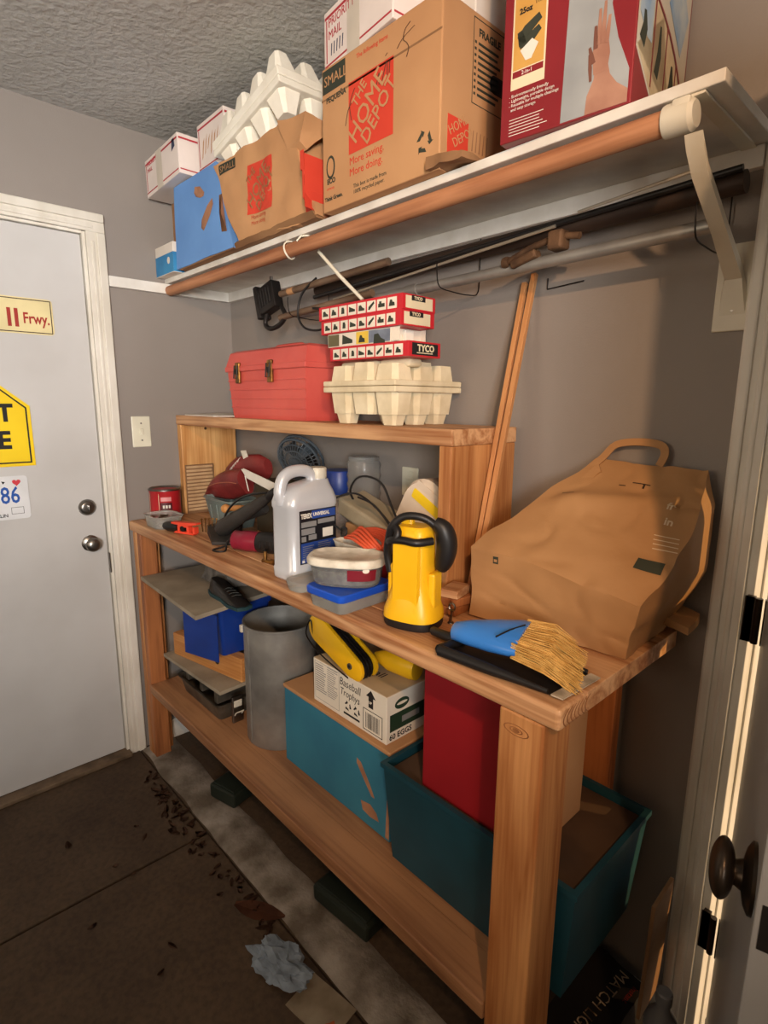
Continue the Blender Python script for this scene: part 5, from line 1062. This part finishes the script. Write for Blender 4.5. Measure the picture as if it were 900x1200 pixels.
# blue box under the egg box
BLX = mat('teal_blue_painted_box', S(52, 124, 148), S(44, 110, 136), scale=5, rough=.7)
t = thing('teal_blue_box', 'teal blue painted cardboard box with torn patches under the white egg box', 'box', (0, 0, 0))
B().box(.893, 1.376, -.350, -.045, ZL, .588, .003).obj('carton', BLX, t)
B().box(.890, 1.379, -.354, -.043, .5885, .600, .003).obj('lid_edge', CARD, t)
for pl in ([(1.245, .520), (1.262, .515), (1.30, .465), (1.318, .435), (1.305, .435), (1.27, .475), (1.245, .505)], [(1.262, .400), (1.30, .408), (1.325, .395), (1.335, .375), (1.30, .370), (1.27, .375)], [(1.360, .345), (1.374, .345), (1.374, .47), (1.366, .47)]):
    decal(t, 'torn_patch', [pl[::-1]], (0, -.350, 0), FX, FZ, TEAR)
decal(t, 'label_scrap', [R(.935, -.20, .985, -.13)], (0, 0, .600), FX, FY, CARDD)
# egg box
EGW = mat('egg_box_white', S(232, 224, 208), S(220, 212, 196), rough=.7); EGT = mat('egg_box_top', S(206, 184, 150), S(188, 166, 132), scale=6, rough=.75)
t = thing('egg_box', 'white printed egg carton box marked Baseball Trophys on the teal blue box', 'box', (1.035, -.338, .6006))
ew, eh, ed = .313, .132, .20
B().box(0, ew, 0, ed, 0, eh, .002).obj('carton', EGW, t); B().box(.001, ew-.001, .001, ed-.001, eh, eh+.0016, .0005).obj('top_face', EGT, t)
decal(t, 'print_line', [R(.012, .118-i*.0068, .045+.018*random.random(), .1205-i*.0068) for i in range(13)], O, FX, FZ, LBG)
decal(t, 'print_line', [R(.066, .124-i*.0062, .115-.02*random.random(), .1258-i*.0062) for i in range(15)], O, FX, FZ, LBG)
decal(t, 'frame_line', outline(.008, .012, .120, .128, .0009), O, FX, FZ, LBG)
text(t, 'Baseball', .033, (.122, 0, .098), FX, FZ, INKK, bold=-.0002, sx=.85, shear=.1, ang=-.02); text(t, 'Trophys', .031, (.124, 0, .070), FX, FZ, INKK, bold=-.0002, sx=.8, shear=.15, ang=-.03)
decal(t, 'recycling_mark', arrows3(.158, .044, .014, .006)+arrows3(.195, .042, .014, .006), O, FX, FZ, INKK); decal(t, 'print_bar', [R(.140, .016, .208, .022)], O, FX, FZ, INKK)
decal(t, 'up_arrow', [[(.244, .078), (.262, .078), (.262, .108), (.272, .108), (.253, .128), (.234, .108), (.244, .108)]], O, FX, FZ, INKK); text(t, 'UP', .010, (.2455, 0, .09), FX, FZ, EGW, bold=.0003, lift=.0011)
decal(t, 'barcode_frame', outline(.222, .008, .298, .070, .002), O, FX, FZ, INKK); decal(t, 'barcode', [R(.232+k*.0052, .016, .232+k*.0052+random.choice((.0016, .003)), .060) for k in range(11)], O, FX, FZ, INKK)
SE = (ew, 0, 0); GRN = mat('egg_box_green', S(34, 58, 40), rough=.6)
decal(t, 'green_band', [R(.012, .030, .190, .078)], SE, FY, FZ, GRN); decal(t, 'oval_logo', [circ(.055, .100, .026, 24, .015)], SE, FY, FZ, GRN); decal(t, 'logo_arc', [circ(.055, .101, .019, 20, .004)], SE, FY, FZ, EGW, lift=.0008)
decal(t, 'band_label', [R(.055, .045, .12, .062)], SE, FY, FZ, LBG, lift=.0008); text(t, '60 EGGS', .022, (ew, .010, .008), FY, FZ, INKK, bold=.0005)
text(t, 'Baseball', .04, (.10, .06, eh+.0012), FX, FY, INKK, bold=-.0002)
decal(t, 'marker_circle', [[(.15+.05*math.cos(a), .05+.025*math.sin(a)), (.15+.05*math.cos(a+.3), .05+.025*math.sin(a+.3)), (.15+.053*math.cos(a+.3), .05+.0265*math.sin(a+.3)), (.15+.053*math.cos(a), .05+.0265*math.sin(a))] for a in [2*PI*k/21 for k in range(14)]], (0, 0, eh+.0014), FX, FY, INKK)
# yellow cord reel
t = thing('cord_reel', 'yellow plastic cord reel with black line lying on the white egg box', 'reel', (1.135, -.315, .7345+.0))
Mr = Matrix.Translation((0, .0, .058)) @ Matrix.Rotation(math.radians(22), 4, 'Y')
def stad(L, r, n=8): return [(L/2+r*math.cos(a), r*math.sin(a)) for a in [-PI/2+PI*k/n for k in range(n+1)]]+[(-L/2+r*1.25*math.cos(a), r*1.25*math.sin(a)) for a in [PI/2+PI*k/n for k in range(n+1)]]
B().prism(stad(.175, .034), .012, Mr @ frame((0, -.022, 0), FX, FZ), bev=.003).obj('front_plate', YELP, t, smooth=30)
B().prism(stad(.175, .034), .012, Mr @ frame((0, .028, 0), FX, FZ), bev=.003).obj('rear_plate', YELP, t, smooth=30)
for k in range(3): B().tube([Mr @ Vector((x*1.0, -.004+.011*k, z)) for x, z in stad(.170, .031)], .0048, 6, closed=True).obj('line_turn', BLACKM, t, smooth=60)
B().lathe([(.009, 0), (.009, .003)], 16, M=Mr @ frame((.072, -.0225, 0), FX, FZ)).obj('hub', MATS['grimy_metal'], t, smooth=30); B().lathe([(.0045, 0), (.0045, .0035)], 12, M=Mr @ frame((.072, -.0226, 0), FX, FZ)).obj('hub_hole', BLACKP, t)
B().prism(stad(.13, .026), .05, Mr @ frame((0, -.010, 0), FX, FZ)).obj('core', YELP, t)
B().tube(spline([Mr @ Vector(p) for p in ((-.10, -.02, -.03), (-.12, -.026, .01), (-.118, -.03, -.04), (-.06, -.03, -.052), (.02, -.028, -.044), (.08, -.024, -.036))], 6), .0022, 6).obj('loose_line', BLACKM, t, smooth=60)
t = thing('yellow_funnel', 'yellow plastic nozzle behind the cord reel on the white egg box', 'nozzle', (1.255, -.235, .7345), .25)
B().lathe([(.012, 0), (.020, .02), (.030, .05), (.036, .12), (.034, .135)], 20, M=Matrix.Translation((-.05, 0, .036)) @ Matrix.Rotation(PI/2, 4, 'Y')).obj('nozzle', YELP, t, smooth=40)
# dark teal bin
TBN = mat('dark_teal_plastic', S(22, 70, 84), S(16, 58, 70), rough=.5)
t = thing('dark_teal_bin', 'large dark teal open bin at the right end of the lower shelf', 'bin', (0, 0, 0))
x0, x1, y0, y1, z1 = 1.392, 1.900, -.388, -.074, .588
b = B()
b.loft([[(x0+.02, y0+.015, ZL), (x1-.02, y0+.015, ZL), (x1-.02, y1-.01, ZL), (x0+.02, y1-.01, ZL)], [(x0, y0, z1), (x1, y0, z1), (x1, y1, z1), (x0, y1, z1)], [(x0-.006, y0-.006, z1), (x1+.006, y0-.006, z1), (x1+.006, y1+.004, z1), (x0-.006, y1+.004, z1)],
        [(x0-.006, y0-.006, z1+.012), (x1+.006, y0-.006, z1+.012), (x1+.006, y1+.004, z1+.012), (x0-.006, y1+.004, z1+.012)], [(x0+.006, y0+.006, z1+.012), (x1-.006, y0+.006, z1+.012), (x1-.006, y1-.006, z1+.012), (x0+.006, y1-.006, z1+.012)],
        [(x0+.010, y0+.010, z1-.02), (x1-.010, y0+.010, z1-.02), (x1-.010, y1-.010, z1-.02), (x0+.010, y1-.010, z1-.02)]])
b.obj('bin', TBN, t)
B().box(x0+.012, x1-.012, y0+.012, y1-.012, z1-.018, z1-.002, .004).obj('cardboard_insert', mat('dark_brown_card', S(84, 62, 44), S(66, 48, 34), scale=7, rough=.85), t)
t = thing('red_carton', 'tall plain dark red carton standing in the dark teal bin', 'box', (1.500, -.366, z1-.0015))
B().box(0, .215, 0, .20, 0, .335, .003).obj('carton', mat('deep_red_card', S(150, 18, 28), S(138, 14, 24), rough=.6), t)
t = thing('brown_carton', 'brown cardboard carton right of the red carton behind the front bench leg', 'box', (1.718, -.335, z1-.0015))
B().box(0, .075, 0, .165, 0, .30, .003).obj('carton', CARD, t)
# ================================================================== FLOOR THINGS
t = thing('charcoal_bag', 'black charcoal bag lettered MATCH LIGHT on the floor beneath the right bench end', 'bag', (0, 0, 0))
cbg = B().warp([(1.790, -.36, .012), (1.925, -.30, .012), (1.79, -.03, .012), (1.94, -.035, .012), (1.79, -.36, .115), (1.91, -.31, .105), (1.80, -.03, .13), (1.925, -.035, .125)], (8, 14, 6), amp=.006, freq=14, seed=6, crease=.4)
for v in cbg.bm.verts: v.co.z = max(v.co.z, .0005); v.co.x = max(v.co.x, 1.878) if v.co.y < -.395 else v.co.x; v.co.y = min(v.co.y, -.022)
co = cbg.obj('sack', mat('black_paper_sack', S(30, 26, 26), S(22, 19, 20), rough=.5), t, smooth=40)
tx = text(t, 'MATCH LIGHT', .034, (1.868, -.045, .20), (-.12, -1, 0), (1, -.12, 0), WINK, bold=.0008)
tx2 = text(t, 'instant', .018, (1.905, -.06, .20), (-.1, -1, 0), (1, -.1, 0), SRED)
conform([tx, tx2], co, (0, 0, 1), .0012, .15)
t = thing('leaning_board', 'thin brown board leaning between the dark teal bin and the side door casing', 'board', (1.925, -.075, .13), rot=(.10, .05, 0))
t.location = (1.944, -.080, .135)
B().box(-.004, .004, -.05, .045, 0, .33, .001).obj('board', CARDD, t)
t = thing('grey_bottle', 'grey plastic bottle standing on the floor beside the side door hinge', 'bottle', (2.000, -.165, 0))
GB = mat('dull_grey_plastic', S(120, 118, 118), S(98, 96, 96), rough=.4)
B().lathe([(.030, 0), (.033, .005), (.033, .20), (.028, .225), (.014, .245), (.013, .262)], 24).obj('bottle', GB, t, smooth=40); B().lathe([(.016, .262), (.016, .285), (.013, .288)], 20).obj('cap', GB, t, smooth=40)
GRB = mat('dark_green_plastic', S(34, 42, 34), S(26, 34, 28), rough=.55)
t = thing('green_block', 'dark green plastic block on the floor under the lower shelf, nearer the white door', 'block', (.53, -.33, .009), .25)
B().box(-.065, .065, -.09, .09, 0, .055, .008).obj('block', GRB, t); B().box(-.055, .055, -.08, .08, .055, .060, .003).obj('top_pad', GRB, t)
t = thing('green_block', 'dark green plastic block on the floor under the middle of the lower shelf', 'block', (1.215, -.345, .009), .1)
B().box(-.11, .11, -.055, .055, 0, .055, .010).obj('block', GRB, t); B().box(-.10, .10, -.045, .045, .055, .060, .003).obj('top_pad', GRB, t)
# crumpled blue towel
t = thing('paper_towel', 'crumpled pale blue paper towel on the dusty floor in front of the bench', 'paper towel', (1.225, -.592, 0))
tb = bmesh.new(); bmesh.ops.create_icosphere(tb, subdivisions=4, radius=1)
for v in tb.verts:
    p = v.co.copy(); r_ = 1+.55*noise.noise(p*2.1+Vector((3, 1, 4)))+.35*abs(noise.noise(p*4.5))-.3*abs(noise.noise(p*7+Vector((9, 2, 2))))
    q = Vector((p.x*.080+p.y*.02, p.y*.050, p.z*.026))*r_; q.z = max(q.z+.020, .0008); v.co = q
B().add(tb).obj('towel', mat('pale_blue_paper', S(136, 150, 164), S(112, 124, 136), scale=30, rough=.9, bump=.6, bscale=60), t, smooth=25)
t = thing('flat_paper', 'dirty flat paper scrap on the floor beside the crumpled blue towel', 'paper', (1.37, -.57, 0), .2)
B().warp([(-.075, -.05, .001), (.07, -.055, .001), (-.07, .05, .001), (.075, .045, .001), (-.075, -.05, .0025), (.07, -.055, .004), (-.07, .05, .005), (.075, .045, .003)], (8, 6, 1), amp=.0008, freq=20).obj('sheet', mat('dirty_paper', S(150, 138, 118), S(120, 106, 86), scale=12, rough=.9), t, smooth=50)
t = thing('orange_wrapper', 'small orange brown wrapper scrap on the floor right of the blue towel', 'wrapper', (1.44, -.60, 0), -.4)
B().warp([(-.03, -.02, .001), (.03, -.018, .001), (-.028, .02, .001), (.03, .022, .001), (-.03, -.02, .006), (.03, -.018, .010), (-.028, .02, .012), (.03, .022, .006)], (5, 4, 1), amp=.002, freq=60).obj('wrapper', mat('orange_wrapper_foil', S(168, 84, 40), rough=.5), t)
# big brown leaf and small leaves
LEAF = mat('dead_leaf', S(84, 56, 36), S(56, 36, 24), scale=30, rough=.8)
def leaf_mesh(L, w, curl):
    bm = bmesh.new(); n = 6; rows = []
    for i in range(n+1):
        tt = i/n; ww = w*math.sin(PI*min(.97, tt*.94+.05))**.8; z = .002+curl*(tt-.5)**2*4
        rows.append([bm.verts.new((L*(tt-.5), s*ww, z+abs(s)*curl*.8)) for s in (-1, 0, 1)])
    for a, c in zip(rows, rows[1:]):
        for k in (0, 1): bm.faces.new((a[k], c[k], c[k+1], a[k+1]))
    r = bmesh.ops.solidify(bm, geom=bm.faces[:], thickness=.0006)
    zmin = min(v.co.z for v in bm.verts)
    for v in bm.verts: v.co.z -= zmin-.0002
    me = D.meshes.new('dead_leaf'); bm.to_mesh(me); bm.free(); me.materials.append(LEAF); return me
lm = [leaf_mesh(.030, .008, .003), leaf_mesh(.022, .007, .004), leaf_mesh(.038, .007, .002), leaf_mesh(.018, .006, .003)]
random.seed(21)
spots = []
for k in range(90):
    u_ = random.random(); x = .17+u_*1.05; y = -.535-abs(random.gauss(0, .022))-(.05*random.random() if random.random() < .3 else 0)
    if 1.12 < x < 1.33 and y < -.5: continue
    spots.append((x, y))
for k in range(8): spots.append((random.uniform(.35, 1.1), random.uniform(-.95, -.62)))
for k in range(7): spots.append((.22+.03*random.random()+k*.05, -.53-.012*k))
for x, y in spots:
    o = D.objects.new('dead_leaf', random.choice(lm)); COL.objects.link(o); o.location = (x, y, 0); o.rotation_euler = (0, 0, random.uniform(0, 6.28)); s_ = random.uniform(.7, 1.35); o.scale = (s_, s_, s_)
    tag(o, 'small dry brown leaf among the litter along the floor joint before the bench', 'leaf', 'dry leaves on the concrete floor')
t = thing('large_dead_leaf', 'large flat reddish brown leaf on the dusty floor left of the blue towel', 'leaf', (1.035, -.545, .0005), .55)
o = D.objects.new('blade', leaf_mesh(.16, .030, .004)); COL.objects.link(o); o.parent = t; o.data.materials.clear(); o.data.materials.append(mat('red_brown_leaf', S(110, 66, 42), S(84, 50, 34), scale=12, rough=.8))

# flat prints belong to the face they are printed on
PRINT = ('lettering', 'stencil_lettering', 'stripe', 'tape', 'clear_tape', 'scuff', 'blue_mark', 'blue_print', 'white_spot', 'red_square', 'dark_label', 'red_patch', 'eco_seal', 'eco_seal_inner', 'recycling_mark', 'marker_stroke', 'marker_circle',
         'logo', 'logo_arc', 'frame_line', 'print_line', 'scribble', 'hand_hole', 'photo_panel', 'photo_arm', 'photo_palm', 'photo_finger', 'photo_shadow', 'picture_card', 'picture_ground', 'picture_tool', 'picture_cup', 'picture_band', 'picture_hands', 'yellow_band',
         'side_panel', 'picture_fan', 'picture_sky', 'picture_figure', 'red_line', 'picture_square', 'train_picture', 'top_picture', 'end_label', 'end_logo', 'end_print', 'olive_picture', 'yellow_picture', 'blue_picture', 'border', 'red_bar', 'heart', 'slash_mark', 'emblem', 'sticker',
         'torn_patch', 'label_scrap', 'green_band', 'oval_logo', 'band_label', 'barcode', 'barcode_frame', 'print_bar', 'up_arrow', 'knot_hole', 'blue_field', 'grey_panel', 'white_panel', 'white_square', 'slit', 'recycling_stamp', 'recycling_stamp_inner', 'barcode_block')
HOST = ('carton', 'plate', 'label', 'bag_body', 'sack', 'block')
for e in [o for o in COL.objects if o.type == 'EMPTY' and 'label' in o]:
    host = None
    for h in HOST:
        for c_ in e.children:
            if c_.name.split('.')[0] == h: host = c_; break
        if host: break
    if host is None or host.matrix_local != Matrix.Identity(4): continue
    for c_ in list(e.children):
        if c_ is not host and c_.name.split('.')[0] in PRINT: c_.parent = host
